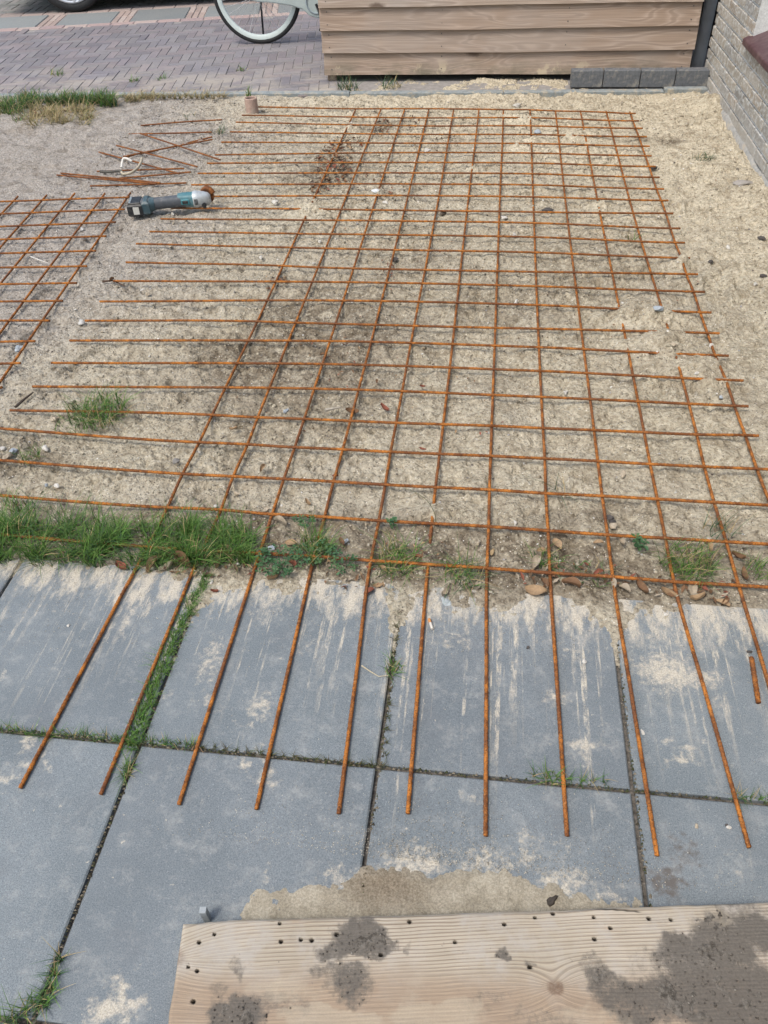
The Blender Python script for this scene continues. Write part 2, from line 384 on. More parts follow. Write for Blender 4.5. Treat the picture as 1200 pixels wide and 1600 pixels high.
def mound(x, y):
    m = np.zeros(np.shape(x))
    for (mx, my, rx, ry, h) in MOUNDS:
        d = ((x-mx)/rx)**2 + ((y-my)/ry)**2; m = np.maximum(m, h*1.3*np.exp(-d*0.9))
    return m
PRINTS = [(at(px,py)[0], at(px,py)[1], a) for px,py,a in [(120,232,.4),(60,262,.3),(40,205,.2),(250,226,2.9),(170,365,.9),(90,445,1.2),(140,560,1.0),(1090,330,1.5),(1140,240,1.7),(1080,520,2.6),(1120,450,1.4),(520,325,2.9),(60,520,1.3),(215,500,.2),(300,470,2.7),(760,470,.5),(640,560,2.2),(860,300,.2)]]
BUMPS = []
for (px, py, rx, ry, h) in [(1112,165,.16,.16,.07),(1000,165,.5,.10,-.012),(700,128,.2,.05,.008),(760,126,.12,.05,.018),(640,132,.2,.06,.0),(860,128,.10,.06,.012),
                            (60,190,.9,.25,.03),(480,160,.5,.12,.015),(1180,330,.15,.5,.02),(450,135,.3,.1,-.01)]:
    q = at(px, py); BUMPS.append((q[0], q[1], rx, ry, h))
def sand_h(x, y, crumbs=True):
    h = -.0085 + .007*fbm(x*1.3, y*1.3, 3, 2) + .016*fbm(x*6.5, y*6.5, 4, 11) + .0115*fbm(x*19, y*17, 5, 13)*(.45+1.1*np.clip(fbm(x*1.7, y*1.7, 2, 34)+.4, 0, 1))
    for (fx, fy, fa) in PRINTS:
        c_, s_ = math.cos(fa), math.sin(fa); a_ = ((x-fx)*c_+(y-fy)*s_)/.135; b_ = (-(x-fx)*s_+(y-fy)*c_)/(.048+.008*np.clip(a_,-1,1)); d_ = a_**2+b_**2
        h = h - .011*sm(1.15, .75, d_)*(1+.25*np.sin(a_*26)) + .006*np.exp(-((np.sqrt(d_)-1.2)/.16)**2)
    if crumbs:
        amp = .55+.9*np.clip(fbm(x*2.1+5, y*2.1, 2, 33)+.45, 0, 1)
        left = 1-.35*sm(-1.45, -1.75, x)
        w1, r1 = worley(x/.021, y/.021, 40); w2, r2 = worley(x/.0105, y/.0105, 60)
        h = h + amp*left*(.017*r1*r1*r1*np.clip(.62-w1, 0, 1) + .006*r2*r2*np.clip(.6-w2, 0, 1)*1.5) - .002*left
        h = h - amp*left*.010*(np.clip(fbm(x*30, y*30, 3, 77)-.10, 0, 1)*3)
        h = h + .0022*fbm(x*70, y*70, 3, 71)
    onmat = sm(-1.6, -1.5, x)*(1-sm(.78, .85, x))*(1-sm(3.8, 3.9, y))
    lim = .0075
    h = np.where(h > lim, h*(1-onmat) + (lim+(h-lim)*.25)*onmat, h)
    m = mound(x, y); h = h + m*(1+.25*fbm(x*25, y*25, 3, 91))
    for (mx, my, rx, ry, hh) in BUMPS:
        h = h + hh*np.exp(-(((x-mx)/rx)**2+((y-my)/ry)**2))
    # foot of the bed: spills thinly over the paving
    edge = -.125 + .10*fbm(x*5, y*0+3.3, 4, 55) + .035*fbm(x*26, y*8, 3, 56)
    jn = np.zeros(np.shape(x))
    for jx in (-.717, -.208, .296): jn = np.maximum(jn, np.exp(-((x-jx)/.035)**2))
    edge = edge - .10*jn
    spill = sm(0.03, -.05, y); t = np.clip((edge-y)/.12, -2, 4)
    hs = .004 + .25*h - np.clip(t+.55, 0, 4)*.010 + .003*fbm(x*60, y*60, 3, 58)
    return h*(1-spill) + hs*spill
def build_sand():
    xs = np.concatenate([np.arange(-6, -3.2, .06), np.arange(-3.2, -1.9, .012), np.arange(-1.9, 1.268, .0046)])
    ys = [-.36]
    while ys[-1] < 4.5: ys.append(ys[-1] + .0042 + .0016*max(0, ys[-1]))
    ys = np.array(ys); X, Y = np.meshgrid(xs, ys); x, y = X.ravel(), Y.ravel()
    z = sand_h(x, y)
    z = np.where(y > 4.26, np.minimum(z, np.where((x > -1.1) & (x < .42), .016+.02*fbm(x*5,y*9,4,5), -.02)), z)
    nx, ny = len(xs), len(ys); i = np.arange(nx*ny).reshape(ny, nx)
    q = np.stack([i[:-1,:-1], i[:-1,1:], i[1:,1:], i[1:,:-1]], -1).reshape(-1, 4)
    zq = z[q].max(1); yq = y[q].min(1); xq = x[q].max(1)
    q = q[(zq > -.006) | (yq > -.075)]
    yq = y[q].min(1); xq = x[q].max(1)
    q = q[~((yq > 4.28) & (xq < -1.15))]
    nz = fbm(x*1.5, y*1.5, 4, 101)
    dark = np.zeros_like(x)
    xw, yw = x, y
    x = xw + .16*fbm(xw*3, yw*3, 4, 201); y = yw + .16*fbm(xw*3, yw*3, 4, 202)
    for (px, py, rx, ry, a) in [(470,520,.34,.46,1.0),(560,450,.25,.30,.55),(600,390,.3,.25,.45),(525,265,.18,.28,1.0),(800,470,.5,.3,.28),(600,610,.5,.25,.35),(900,420,.3,.4,.3),
                                (300,870,.9,.09,.55),(700,865,.75,.10,.8),(1050,885,.6,.10,.85),(640,905,.6,.05,.5),(1000,925,.5,.05,.5),(600,195,.1,.1,.6),(1010,210,.05,.05,.7),
                                (1090,570,.2,.15,.3),(30,690,.2,.12,.4),(560,640,.12,.16,.5),(950,800,.4,.08,.45),(1150,170,.05,.05,.5),(1000,275,.08,.08,.3),(470,130,.15,.08,.5),(1050,215,.07,.06,.7),(1160,290,.06,.08,.6)]:
        c = at(px, py); dark = np.maximum(dark, 1.1*a*np.exp(-(((x-c[0])/rx)**2+((y-c[1])/ry)**2)))
    x, y = xw, yw
    strip = sm(-.13, -.03, y)*sm(.20, .10, y + .05*fbm(x*5, y*5, 2, 44))*sm(-1.5,-1.1,x)
    dark = np.maximum(dark, .95*strip)
    dark = np.clip(dark*(1.2+1.3*nz + .5*fbm(x*7,y*7,4,66)) + .22*np.clip(nz, 0, 1) + .03, 0, 1)
    grey = np.clip(sm(-.9, -2.3, x + .7*nz - .12*(y-2)) * (1 - .5*sm(1.4, .2, y)), 0, 1)*.95
    fresh = np.clip(sm(2.4, 3.4, y + 1.2*np.clip(x, -.5, 1.2) + .8*nz)*(1-grey) + mound(x, y)*22, 0, 1)*.95
    mesh('sand', np.stack([x,y,z],1), q, SAND, attrs={'grey': grey, 'dark': dark, 'fresh': fresh}, smooth=True)['kind'] = 'structure'
    return
build_sand()
def ground_z(x, y): return float(sand_h(np.array([x]), np.array([y]), False)[0])
# loose crumbs and grit lying on the sand
def scatter(name, N, area, size, colf, mat, attrs=None, kind='stuff', flat=.65):
    t = (1+5**.5)/2
    bv = np.array([(-1,t,0),(1,t,0),(-1,-t,0),(1,-t,0),(0,-1,t),(0,1,t),(0,-1,-t),(0,1,-t),(t,0,-1),(t,0,1),(-t,0,-1),(-t,0,1)])/1.9
    bf = np.array([(0,11,5),(0,5,1),(0,1,7),(0,7,10),(0,10,11),(1,5,9),(5,11,4),(11,10,2),(10,7,6),(7,1,8),(3,9,4),(3,4,2),(3,2,6),(3,6,8),(3,8,9),(4,9,5),(2,4,11),(6,2,10),(8,6,7),(9,8,1)])
    x, y = area(N); N = len(x)
    z = sand_h(x, y)
    s = size(N, x, y)
    sc = (RNG.uniform(.6, 1.35, (N,1,3)))*s[:,None,None]*np.array([1,1,flat])
    V = bv[None]*(1+RNG.uniform(-.28,.28,(N,12,1)))*sc
    a = RNG.uniform(0, 6.28, N); ca, sa = np.cos(a)[:,None], np.sin(a)[:,None]
    V = np.stack([V[...,0]*ca-V[...,1]*sa, V[...,0]*sa+V[...,1]*ca, V[...,2]], -1) + np.stack([x,y,z+s*.2],1)[:,None,:]
    Fc = (bf[None]+12*np.arange(N)[:,None,None]).reshape(-1,3)
    at_ = {k: np.repeat(v(x,y,N), 12, axis=0) for k, v in (attrs or {}).items()}
    if colf is not None: at_['Col'] = np.repeat(colf(N), 12, axis=0)
    o = mesh(name, V.reshape(-1,3), Fc, mat, attrs=at_); o['kind'] = kind; return o
def area_bed(N):
    v = RNG.uniform(0, 1, N); y = -.05 + 4.1*v**1.5; x = RNG.uniform(-2.3, 1.25, N); return x, y
scatter('soil_crumbs', 26000, area_bed, lambda N,x,y: RNG.uniform(.0016,.0046,N)*(1+.9*(RNG.uniform(0,1,N)>.93))*(.8+.12*y), None, SAND,
        {'grey': lambda x,y,N: sm(-1.3,-1.9,x), 'dark': lambda x,y,N: RNG.uniform(0,.7,N)*(RNG.uniform(0,1,N)>.6), 'fresh': lambda x,y,N: RNG.uniform(0,.6,N)*sm(1.5,3.4,y)})
def gcol(N):
    b = np.array([(.62,.60,.56),(.50,.44,.36),(.36,.35,.35),(.20,.18,.16),(.10,.085,.075),(.68,.66,.62)])[RNG.randint(0,6,N)]
    return b*RNG.uniform(.8,1.15,(N,1))
scatter('soil_clods', 420, area_bed, lambda N,x,y: RNG.uniform(.004,.009,N)*(.8+.12*y), None, SAND, {'grey': lambda x,y,N: sm(-1.3,-1.9,x), 'dark': lambda x,y,N: RNG.uniform(0,.8,N)*(RNG.uniform(0,1,N)>.5), 'fresh': lambda x,y,N: RNG.uniform(0,.6,N)*sm(1.5,3.4,y)})
scatter('gravel', 1300, area_bed, lambda N,x,y: RNG.uniform(.0016,.0052,N)*(.8+.15*y), gcol, STONE)

def crspline(P, step):
    P = np.array(P, float); L = np.concatenate([[0], np.cumsum(np.linalg.norm(np.diff(P, axis=0), axis=1))])
    s = np.arange(0, L[-1], step); s = np.append(s, L[-1]); out = []
    T = np.gradient(P, L, axis=0) if len(P) > 2 else np.repeat((P[1:]-P[:1])/L[-1], 2, 0)
    j = np.clip(np.searchsorted(L, s, side='right')-1, 0, len(L)-2); h = (L[j+1]-L[j])[:,None]; t = ((s-L[j])/(L[j+1]-L[j]))[:,None]
    return (2*t**3-3*t**2+1)*P[j] + (t**3-2*t**2+t)*h*T[j] + (-2*t**3+3*t**2)*P[j+1] + (t**3-t**2)*h*T[j+1]
def rebar(name, P, parent, r=.0042, step=.0055, mat=None, ribs=True, jit=.0007):
    C_ = crspline(P, step); N = len(C_); n = 8
    s = np.arange(N)*step; sd = RNG.randint(0, 9999)
    C_[:,2] += jit*2*vn(s*4, s*0+.5, sd); C_[:,0] += jit*vn(s*3, s*0+1.5, sd+1); C_[:,1] += jit*vn(s*3, s*0+2.5, sd+2)
    T = np.gradient(C_, axis=0); T /= np.linalg.norm(T,axis=1)[:,None]
    up = np.array([0,0,1.]); W = np.cross(T, up); W /= np.linalg.norm(W,axis=1)[:,None]; U = np.cross(W, T)
    k = np.arange(n)*2*math.pi/n
    rad = r*(1 + (0.15*np.where((np.arange(N)[:,None]+ (k[None]>math.pi)) % 2 == 0, 1, -.4) if ribs else 0) + .06*RNG.uniform(-1,1,(N,n)))
    V = C_[:,None] + rad[...,None]*(np.cos(k)[None,:,None]*U[:,None] + np.sin(k)[None,:,None]*W[:,None])
    V = np.concatenate([V.reshape(-1,3), C_[:1]-T[:1]*.0008, C_[-1:]+T[-1:]*.0008])
    i = np.arange(N*n).reshape(N,n); a, b = i[:-1], i[1:]
    q = np.stack([a, np.roll(a,-1,1), np.roll(b,-1,1), b], -1).reshape(-1,4)
    e0 = np.stack([np.full(n,N*n), np.roll(i[0],-1), i[0], i[0]], -1); e1 = np.stack([np.full(n,N*n+1), i[-1], np.roll(i[-1],-1), np.roll(i[-1],-1)], -1)
    faces = [tuple(f) for f in q.tolist()] + [tuple(f[:3]) for f in e0.tolist()] + [tuple(f[:3]) for f in e1.tolist()]
    return mesh(name, V, faces, mat or RUST, parent, smooth=True)
# traced crossings (survey of the photograph)
X12 = {0:(986,180),1:(990,191),2:(994,202),3:(999,215),4:(1004,230),5:(1009,245),6:(1015,262),7:(1020,279),8:(1026,297),9:(1034,315),10:(1041,335),11:(1048,359),12:(1055,381),13:(1065,405),14:(1072,430),15:(1084,457),16:(1094,490),17:(1105,522),18:(1117,557),19:(1135,595),20:(1148,635),21:(1165,681),22:(1183,734)}
XR = {0:{1:(555,169),2:(595,169),3:(632,169),4:(670,169),5:(709,169.5),6:(749,170),7:(787,171),8:(830,171.5),9:(870,174),10:(909,175),11:(950,177)},
 10:{2:(532,329),3:(581,330),4:(632,330.5),5:(682,331),6:(729,331.5),7:(780,332),8:(835,333),9:(887,334),10:(939,334.5),11:(991,335)},
 14:{1:(441,417),2:(496,420),5:(664,424)}, 17:{1:(401,505),2:(461,507),5:(646,512)},
 21:{1:(330,651),2:(402,655),3:(475,657),4:(547,660),5:(618,663),6:(691,665),7:(767,667),8:(849,671),9:(930,674),10:(1008,677),11:(1092,681)},
 22:{1:(310,693),2:(387,696),3:(460,701),4:(535,704),5:(609,708),6:(685,711),7:(765,714),8:(852,718),9:(936,722),10:(1017,727),11:(1103,731)},
 23:{1:(283,742),2:(363,746),3:(443,750),4:(520,754),5:(601,759),6:(678,763),7:(763,767),8:(853,773),9:(943,777),10:(1029,782),11:(1118,787)},
 24:{1:(260,794),2:(345,797),3:(425,805),4:(506,809),5:(591,815),7:(762,824),8:(857,831),9:(952,838),10:(1042,843),11:(1138,849)},
 25:{2:(313,862),4:(490,870),5:(578,877),6:(667,883),7:(759,889),8:(860,897),9:(960,903),10:(1055,911),11:(1158,917)}}
LEND = {1:(31,1230),2:(157,1240),3:(279,1256),4:(400,1263),5:(529,1270),6:(637,1270),7:(759,1305),8:(886,1305),9:(1027,1336),10:(1171,1323)}
LEFT = [(400,167),(378,180),(369,191),(360,206),(346,222),(336,242),(324,255),(309,271),(299,289),(331,307),(267,325),(251,342),(234,362),(213,381),(197,410),(177,439),(156,471),(133,501),(109,532),(80,567),(51,604),(16,641)]
RIGHT = [(992,180),(1000,192),(1006,204),(1012,217),(1016,230),(1011,246),(1025,263),(1026,280),(1032,298),(1042,315),(1051,335),(1064,359),(1071,382),(1071,406),(1091,431),(1102,458),(1112,490),(1125,523),(1139,558),(1162,595),(1170,637),(1187,685)]
ZL, ZT = .0068, .0148
mat_root = empty('rebar_mesh', (0, 1.6, 0))
tag(mat_root, 'large rusty welded steel mesh lying flat on the sand bed and overhanging the slabs', 'steel mesh')
OFF = Vector((0, 1.6, 0))
def loc(p): return (p[0]-OFF.x, p[1]-OFF.y, p[2])
for c in range(1, 13):
    pts = []
    for r in range(0, 26):
        if c == 12 and r in X12: q = at(*X12[r], ZT)
        elif r in XR and c in XR[r]: q = at(*XR[r][c], ZT)
        else: continue
        if pts and abs(q[1]-pts[-1][1]) < .13: continue
        gx, gy = colx(c), rowy(r)
        pts.append((.65*q[0]+.35*gx, .4*q[1]+.6*gy, ZL))
    top = pts[0]; pts.insert(0, (top[0], top[1]+.022, ZL))
    if c in LEND:
        e = at(*LEND[c], .009)
        k = pts[-1]; m = (np.array(k)+np.array(e))/2
        pts += [(m[0], m[1], .0075), (e[0], e[1], .0062)]
    else:
        k = pts[-1]; yend = -.52 if c == 11 else -.50
        xe = at(1200,1062,.009)[0] if c == 11 else colx(12)+.01
        if c == 12: pts = [p for p in pts if p[1] > .3] + [(colx(12)+.004, .0, ZL)]
        pts += [(k[0]*.5+xe*.5 if c==11 else colx(12)+.006, -.25, .0105), (xe if c==11 else colx(12)+.01, yend, .0088)]
    rebar('long_bar', [loc(p) for p in pts], mat_root)
for r in range(0, 26):
    pts = []
    if r < len(LEFT): pts.append(at(*LEFT[r], ZT))
    else: pts.append((-1.58+RNG.uniform(-.01,.01), rowy(r)+.01, ZT))
    row = XR.get(r, {})
    for c in range(1, 13):
        q = None
        if c == 12 and r in X12: q = at(*X12[r], ZT)
        elif c in row: q = at(*row[c], ZT)
        if q is not None:
            if abs(q[0]-pts[-1][0]) < .12: continue
            pts.append((colx(c), .7*q[1]+.3*rowy(r), ZT))
        elif c in (4, 8) and not row: pts.append((colx(c), rowy(r)+ (0 if r else 0), ZT))
    if r < len(RIGHT):
        e = at(*RIGHT[r], ZT); e = (max(e[0], pts[-1][0]+.02), pts[-1][1], ZT)
    else: e = (colx(12)+.05, pts[-1][1], ZT)
    pts.append(e)
    pts = [(p[0], p[1], ZT + (.002 if RNG.rand() > .5 else 0)*0) for p in pts]
    # ends dip a little, bars sag
    rebar('cross_bar', [loc(p) for p in pts], mat_root)
# second, smaller mat at the left
m2 = empty('rebar_mesh', (-2.3, 1.7, 0)); tag(m2, 'smaller rusty steel mesh at the left edge, beside the power tool', 'steel mesh'); OFF = Vector((-2.3,1.7,0))
l2 = [((204,301),(81,479),(0,597)),((164,302),(27,479),(0,520)),((117,302),(0,442)),((73,305),(0,389)),((28,307),(0,336))]
base = None; ends = []
for tr in l2:
    P = [at(*q, ZL) for q in tr]; ends.append((P[0], P[-1]))
top0 = ends[0][0]; dv = ends[0][1]-ends[0][0]; dv /= np.linalg.norm(dv)
for k in range(9):
    a = ends[k][0] if k < 5 else ends[4][0] + (ends[4][0]-ends[3][0])*(k-4)*1.0
    b = a + dv*2.0
    rebar('long_bar', [loc((a[0],a[1],ZL)), loc(((a[0]+b[0])/2,(a[1]+b[1])/2,ZL)), loc((b[0],b[1],ZL))], m2, step=.008)
r2 = [((0,315),(203,308)),((0,334),(195,327)),((0,354),(181,347)),((0,374),(166,369)),((0,396),(150,392)),((0,418),(136,416)),((0,444),(120,442)),((0,471),(98,470)),((0,501),(78,501)),((0,534),(55,533)),((0,568),(32,567)),((0,606),(4,605))]
for a, b in r2:
    A, B = at(*a, ZT), at(*b, ZT); d = (A-B)/np.linalg.norm(A-B); E_ = B + d*1.32
    rebar('cross_bar', [loc((B[0],B[1],ZT)), loc(((E_+B)/2*np.array([1,1,0])+np.array([0,0,ZT]))), loc((E_[0],E_[1],ZT))], m2, step=.008)
OFF = Vector((0,0,0))
# loose offcuts
G = 'cut off rusty bars'
OC = [((220,196),(347,187),'rusty bar offcut lying farthest back of the loose pile, near the stub of pipe'),
 ((201,207),(331,205),'level rusty offcut second farthest back, its left end touching a slanting bar'),
 ((219,207),(344,249),'long thin offcut slanting from the back of the pile down to the mesh'),
 ((182,226),(308,260),'offcut sloping down to the right across the middle of the loose pile'),
 ((192,240),(331,211),'upper of the two close offcuts rising to the right in the pile'),
 ((192,243),(332,217),'lower of the two close offcuts rising to the right in the pile'),
 ((154,235),(280,270),'sloping offcut whose middle lies under the pale bent hose'),
 ((151,265),(287,262),'nearly level offcut passing under the lower part of the pale hose'),
 ((186,275),(298,267),'short offcut just in front of the hose, pointing to the mesh'),
 ((94,267),(250,284),'long upper offcut of the nearest bundle, reaching farthest left'),
 ((88,271),(244,286),'long lower offcut of the nearest bundle, its left end nearest the camera side'),
 ((140,287),(291,284),'nearest loose offcut, lying level just behind the power tool')]
zs = [.010,.010,.018,.019,.011,.011,.010,.015,.010,.013,.010,.009]
for (a, b, lab), z in zip(OC, zs):
    A, B = at(*a, z), at(*b, z); c = (A+B)/2; hz = ground_z(c[0], c[1])+.001
    o = empty('rebar_offcut', (c[0], c[1], hz))
    o2 = None
    COL.objects.unlink(o); bpy.data.objects.remove(o)
    mid = c + np.array([RNG.uniform(-.004,.004), RNG.uniform(-.004,.004), .002])
    o = rebar('rebar_offcut', [A-c+np.array([0,0,z+hz]), mid-c+np.array([0,0,z+hz]), B-c+np.array([0,0,z+hz*.5])], None, mat=RUSTD, step=.008)
    o.location = (c[0], c[1], 0); tag(o, lab, 'steel bar', G)
A, B = at(1174,1028,.006), at(1185,1098,.006); c = (A+B)/2
o = rebar('rebar_offcut', [A-c, B-c], None, r=.0052); o.location = (c[0],c[1],.0062); tag(o, 'short rusty stub of bar lying alone on the slab at the right edge', 'steel bar', G)

# ------------------------------------------------------------------ paving slabs in front
SX0, SP = -.7165, .5045
rows = [(-.064,-.5535),(-.5625,-1.058),(-1.067,-1.56),(-1.569,-2.06)]
colsx = [(SX0+SP*k+.0045+.001*random.uniform(-1,1), SX0+SP*(k+1)-.0045) for k in range(-5, 4)]
lab_c = {-2:'left edge', -1:'left', 0:'centre left', 1:'centre', 2:'right'}
BLOT = [(440,1400,.05,.03,.45),(540,1375,.07,.05,.6),(650,1355,.10,.07,.7),(760,1350,.09,.07,.6),(880,1380,.10,.05,.65),(950,1400,.08,.035,.55),(700,1330,.2,.05,.35),(330,1300,.04,.06,.3),(300,1330,.05,.06,.3),(930,1335,.1,.06,.35),(430,1090,.05,.05,.30),(480,1010,.05,.05,.5),(560,1040,.06,.06,.35),(870,1090,.05,.04,.6),(900,1010,.10,.10,.45),(1040,1050,.10,.08,.75),(1090,1060,.08,.05,.7),(700,1000,.12,.06,.5),(1020,1000,.2,.06,.5),(520,1330,.10,.08,.35),(640,1340,.14,.06,.45),(860,1320,.14,.06,.4),(330,1030,.05,.12,.6),(1140,1310,.06,.1,.3),(180,1500,.2,.1,.12),(660,960,.5,.05,.5),(420,950,.1,.1,.5)]
SOILB = [(1070,1330,.06,.06,.6),(1040,1380,.06,.05,.7),(1150,1290,.12,.08,.35)]
for k, (x0, x1) in zip(range(-5, 4), colsx):
    for j, (ya, yb) in enumerate(rows):
        if x0 > 1.25: continue
        x1c = min(x1, 1.262)
        dz = random.uniform(-.0012, .0012) - .0005; tx, ty = random.uniform(-.0015,.0015), random.uniform(-.0015,.0015)
        nx, ny = 26, 26; xs = np.concatenate([[x0, x0+.003], np.linspace(x0+.02, x1c-.02, nx), [x1c-.003, x1c]]); ys = np.concatenate([[yb, yb+.003], np.linspace(yb+.02, ya-.02, ny), [ya-.003, ya]])
        X, Y = np.meshgrid(xs, ys); Z = np.zeros_like(X)+dz + tx*(X-x0) + ty*(Y-yb)
        e = np.minimum(np.minimum(X-x0, x1c-X), np.minimum(Y-yb, ya-Y)); Z = Z - .0025*sm(.003, 0, e) - .0016*np.clip(fbm(X*40,Y*40,3,9+k*7+j),0,1)*sm(.02,.002,e)
        V = np.stack([X.ravel(),Y.ravel(),Z.ravel()],1); w = len(xs); hh = len(ys); i = np.arange(w*hh).reshape(hh,w)
        q = np.stack([i[:-1,:-1],i[:-1,1:],i[1:,1:],i[1:,:-1]],-1).reshape(-1,4).tolist()
        per = list(i[0]) + list(i[1:,-1]) + list(i[-1,-2::-1]) + list(i[-2:0:-1,0]); b0 = len(V)
        V = np.concatenate([V, V[per]*np.array([1,1,0])+np.array([0,0,-.045])]); n_ = len(per)
        q += [[per[t], b0+t, b0+(t+1)%n_, per[(t+1)%n_]] for t in range(n_)] + [[b0+t for t in range(n_-1,-1,-1)]]
        sandy = np.zeros(len(V)); soil = np.zeros(len(V))
        for (px,py,rx,ry,a) in BLOT:
            c = at(px,py); sandy = np.maximum(sandy, a*np.exp(-(((V[:,0]-c[0])/rx)**2+((V[:,1]-c[1])/ry)**2)))
        for (px,py,rx,ry,a) in SOILB:
            c = at(px,py); soil = np.maximum(soil, a*np.exp(-(((V[:,0]-c[0])/rx)**2+((V[:,1]-c[1])/ry)**2)))
        o = mesh('paving_slab', V, q, SLAB, attrs={'sandy': sandy, 'soil': soil}); o['kind'] = 'structure'
# bedding soil seen in the joints
b = MB(); b.add([(-6,-3,-.013),(1.27,-3,-.013),(1.27,-.055,-.013),(-6,-.055,-.013)], [(0,1,2,3)])
o = b.build('joint_soil', SOIL); o['kind'] = 'structure'
b = MB(); b.add([(-60,-60,-.12),(60,-60,-.12),(60,90,-.12),(-60,90,-.12)], [(0,1,2,3)])
o = b.build('ground', SOIL); o['kind'] = 'structure'
# spilled heap of sand against the plank
def field(name, x0,x1,y0,y1, st, hf, mat, cut, attrs, zoff=0.0, rot=None):
    xs, ys = np.arange(x0,x1,st), np.arange(y0,y1,st); X, Y = np.meshgrid(xs,ys); x, y = X.ravel(), Y.ravel(); z = hf(x,y)
    i = np.arange(len(x)).reshape(len(ys),len(xs)); q = np.stack([i[:-1,:-1],i[:-1,1:],i[1:,1:],i[1:,:-1]],-1).reshape(-1,4)
    q = q[z[q].max(1) > cut]
    P = np.stack([x,y,z+zoff],1)
    if rot is not None: P = rot(P)
    us, inv = np.unique(q, return_inverse=True); at_ = {k: (v(x,y) if callable(v) else np.full(len(x), v))[us] for k, v in attrs.items()}
    return mesh(name, P[us], inv.reshape(q.shape), mat, attrs=at_, smooth=True)
HQ = [at(px,py) for px,py in [(372,1432),(386,1405),(402,1386),(450,1380),(520,1378),(560,1362),(620,1356),(680,1364),(740,1360),(800,1368),(850,1376),(900,1392),(960,1402),(1010,1412),(1050,1418)]]
HX = [q[0] for q in HQ]; HY = [q[1] for q in HQ]
def dk_(x, y): return np.exp(-((x-at(600,1385)[0])/.10)**2 - ((y-at(600,1388)[1])/.035)**2)
def heap_h(x, y):
    far = np.interp(x, HX, HY) + .018*fbm(x*11, x*0+1.7, 5, 5) + .018*fbm(x*45, y*30, 4, 6)
    side = np.minimum(sm(-.455, -.41, x+.010*fbm(y*40,x*40,3,9)), sm(.40, .16, x))
    t = np.clip((far-y)/.10, -1, 1)
    hh = .0042 + .006*np.exp(-((x+.13)/.12)**2)
    w, r = worley(x/.009, y/.009, 3)
    body = (.55*sm(-.05,.18,t)+.45*sm(.1,.9,t))*side
    hh = hh*(1-.45*dk_(x,y))
    return hh*body*(1+.22*fbm(x*11,y*11,3,4)) - .0016 + .0010*fbm(x*80,y*80,4,8)*(.7+body) + .006*dk_(x,y)*r*r*np.clip(.6-w,0,1)*body
c0, c1 = at(360,1440), at(1040,1330)
o = field('sand_heap', -.47,.40,-.96,-.66,.0022, heap_h, FINE, -.0002, {'grey': .45, 'fresh': 0.0, 'dark': lambda x,y: .05 + .85*np.exp(-((x-at(600,1385)[0])/.09)**2 - ((y-at(600,1385)[1])/.05)**2)})
o['kind'] = 'stuff'
# ------------------------------------------------------------------ the plank in the foreground
PZ = .042
A = at(287,1441,PZ); B = at(1200,1409,PZ); ud = (B-A)/np.linalg.norm(B-A); vd = np.array([ud[1], -ud[0], 0])
PL, PWD = 1.55, .30
def plank_xy(p): return (A[0]+ud[0]*p[:,0]+vd[0]*p[:,1], A[1]+ud[1]*p[:,0]+vd[1]*p[:,1])
def uv(px, py, z=PZ):
    q = at(px,py,z)-A; return float(q@ud), float(q@vd)
KNOTS = [uv(867,1543)+(.0125,), uv(262,1498)+(.024,), uv(1290,1500)+(.016,)]
HOLES = [(335,1460),(311,1472),(437,1443),(439,1471),(470,1468),(487,1469),(526,1460),(595,1492),(640,1440),(308,1517),(302,1565),(294,1511),(711,1472),(788,1444),(836,1433),(864,1427),(928,1433),(954,1450),(929,1467),(1014,1435),(1048,1437),(1104,1437),(828,1511)]
DIRT = [(560,1462,40,30,1),(520,1480,35,14,.8),(590,1480,22,20,.8),(540,1530,28,24,.85),(560,1552,18,16,.6),(515,1508,26,12,.7),(365,1592,45,34,1),(335,1560,14,22,.5),(372,1520,10,20,.55),(362,1508,8,12,.4),(440,1575,40,20,.5),
        (1130,1470,50,40,1),(1180,1455,40,30,1),(1150,1560,110,70,1),(1075,1500,50,40,.95),(1090,1560,80,50,1),(1000,1565,60,40,.9),(955,1540,40,28,.8),(925,1510,18,22,.5),(782,1487,9,8,.8),(792,1497,6,5,.8),(822,1506,8,9,.6),(630,1482,8,8,.5),(1160,1420,40,10,.55),(1010,1500,30,20,.3),(780,1560,30,10,.3),(740,1580,30,14,.3),(860,1590,50,20,.35)]
DUSTB = [(680,1590,80,30,.8),(520,1590,90,22,.9),(660,1540,60,40,.4),(900,1595,80,30,.6),(1080,1430,120,20,.5),(450,1550,70,25,.6),(820,1550,60,30,.35)]
def blobs(u, v, L):
    r = np.zeros_like(u); u0, v0 = u, v
    u = u0 + .020*fbm(u0*22, v0*22, 4, 81) + .007*fbm(u0*90, v0*90, 2, 83); v = v0 + .020*fbm(u0*22, v0*22, 4, 82) + .007*fbm(u0*90, v0*90, 2, 84)
    for (px,py,rx,ry,a) in L:
        cu, cv = uv(px,py); s = abs(uv(px+1,py)[0]-cu); sy = abs(uv(px,py+1)[1]-cv)
        d = ((u-cu)/(rx*s))**2 + ((v-cv)/(ry*sy))**2; r = np.maximum(r, a*sm(1.9,.35,d))
    return r
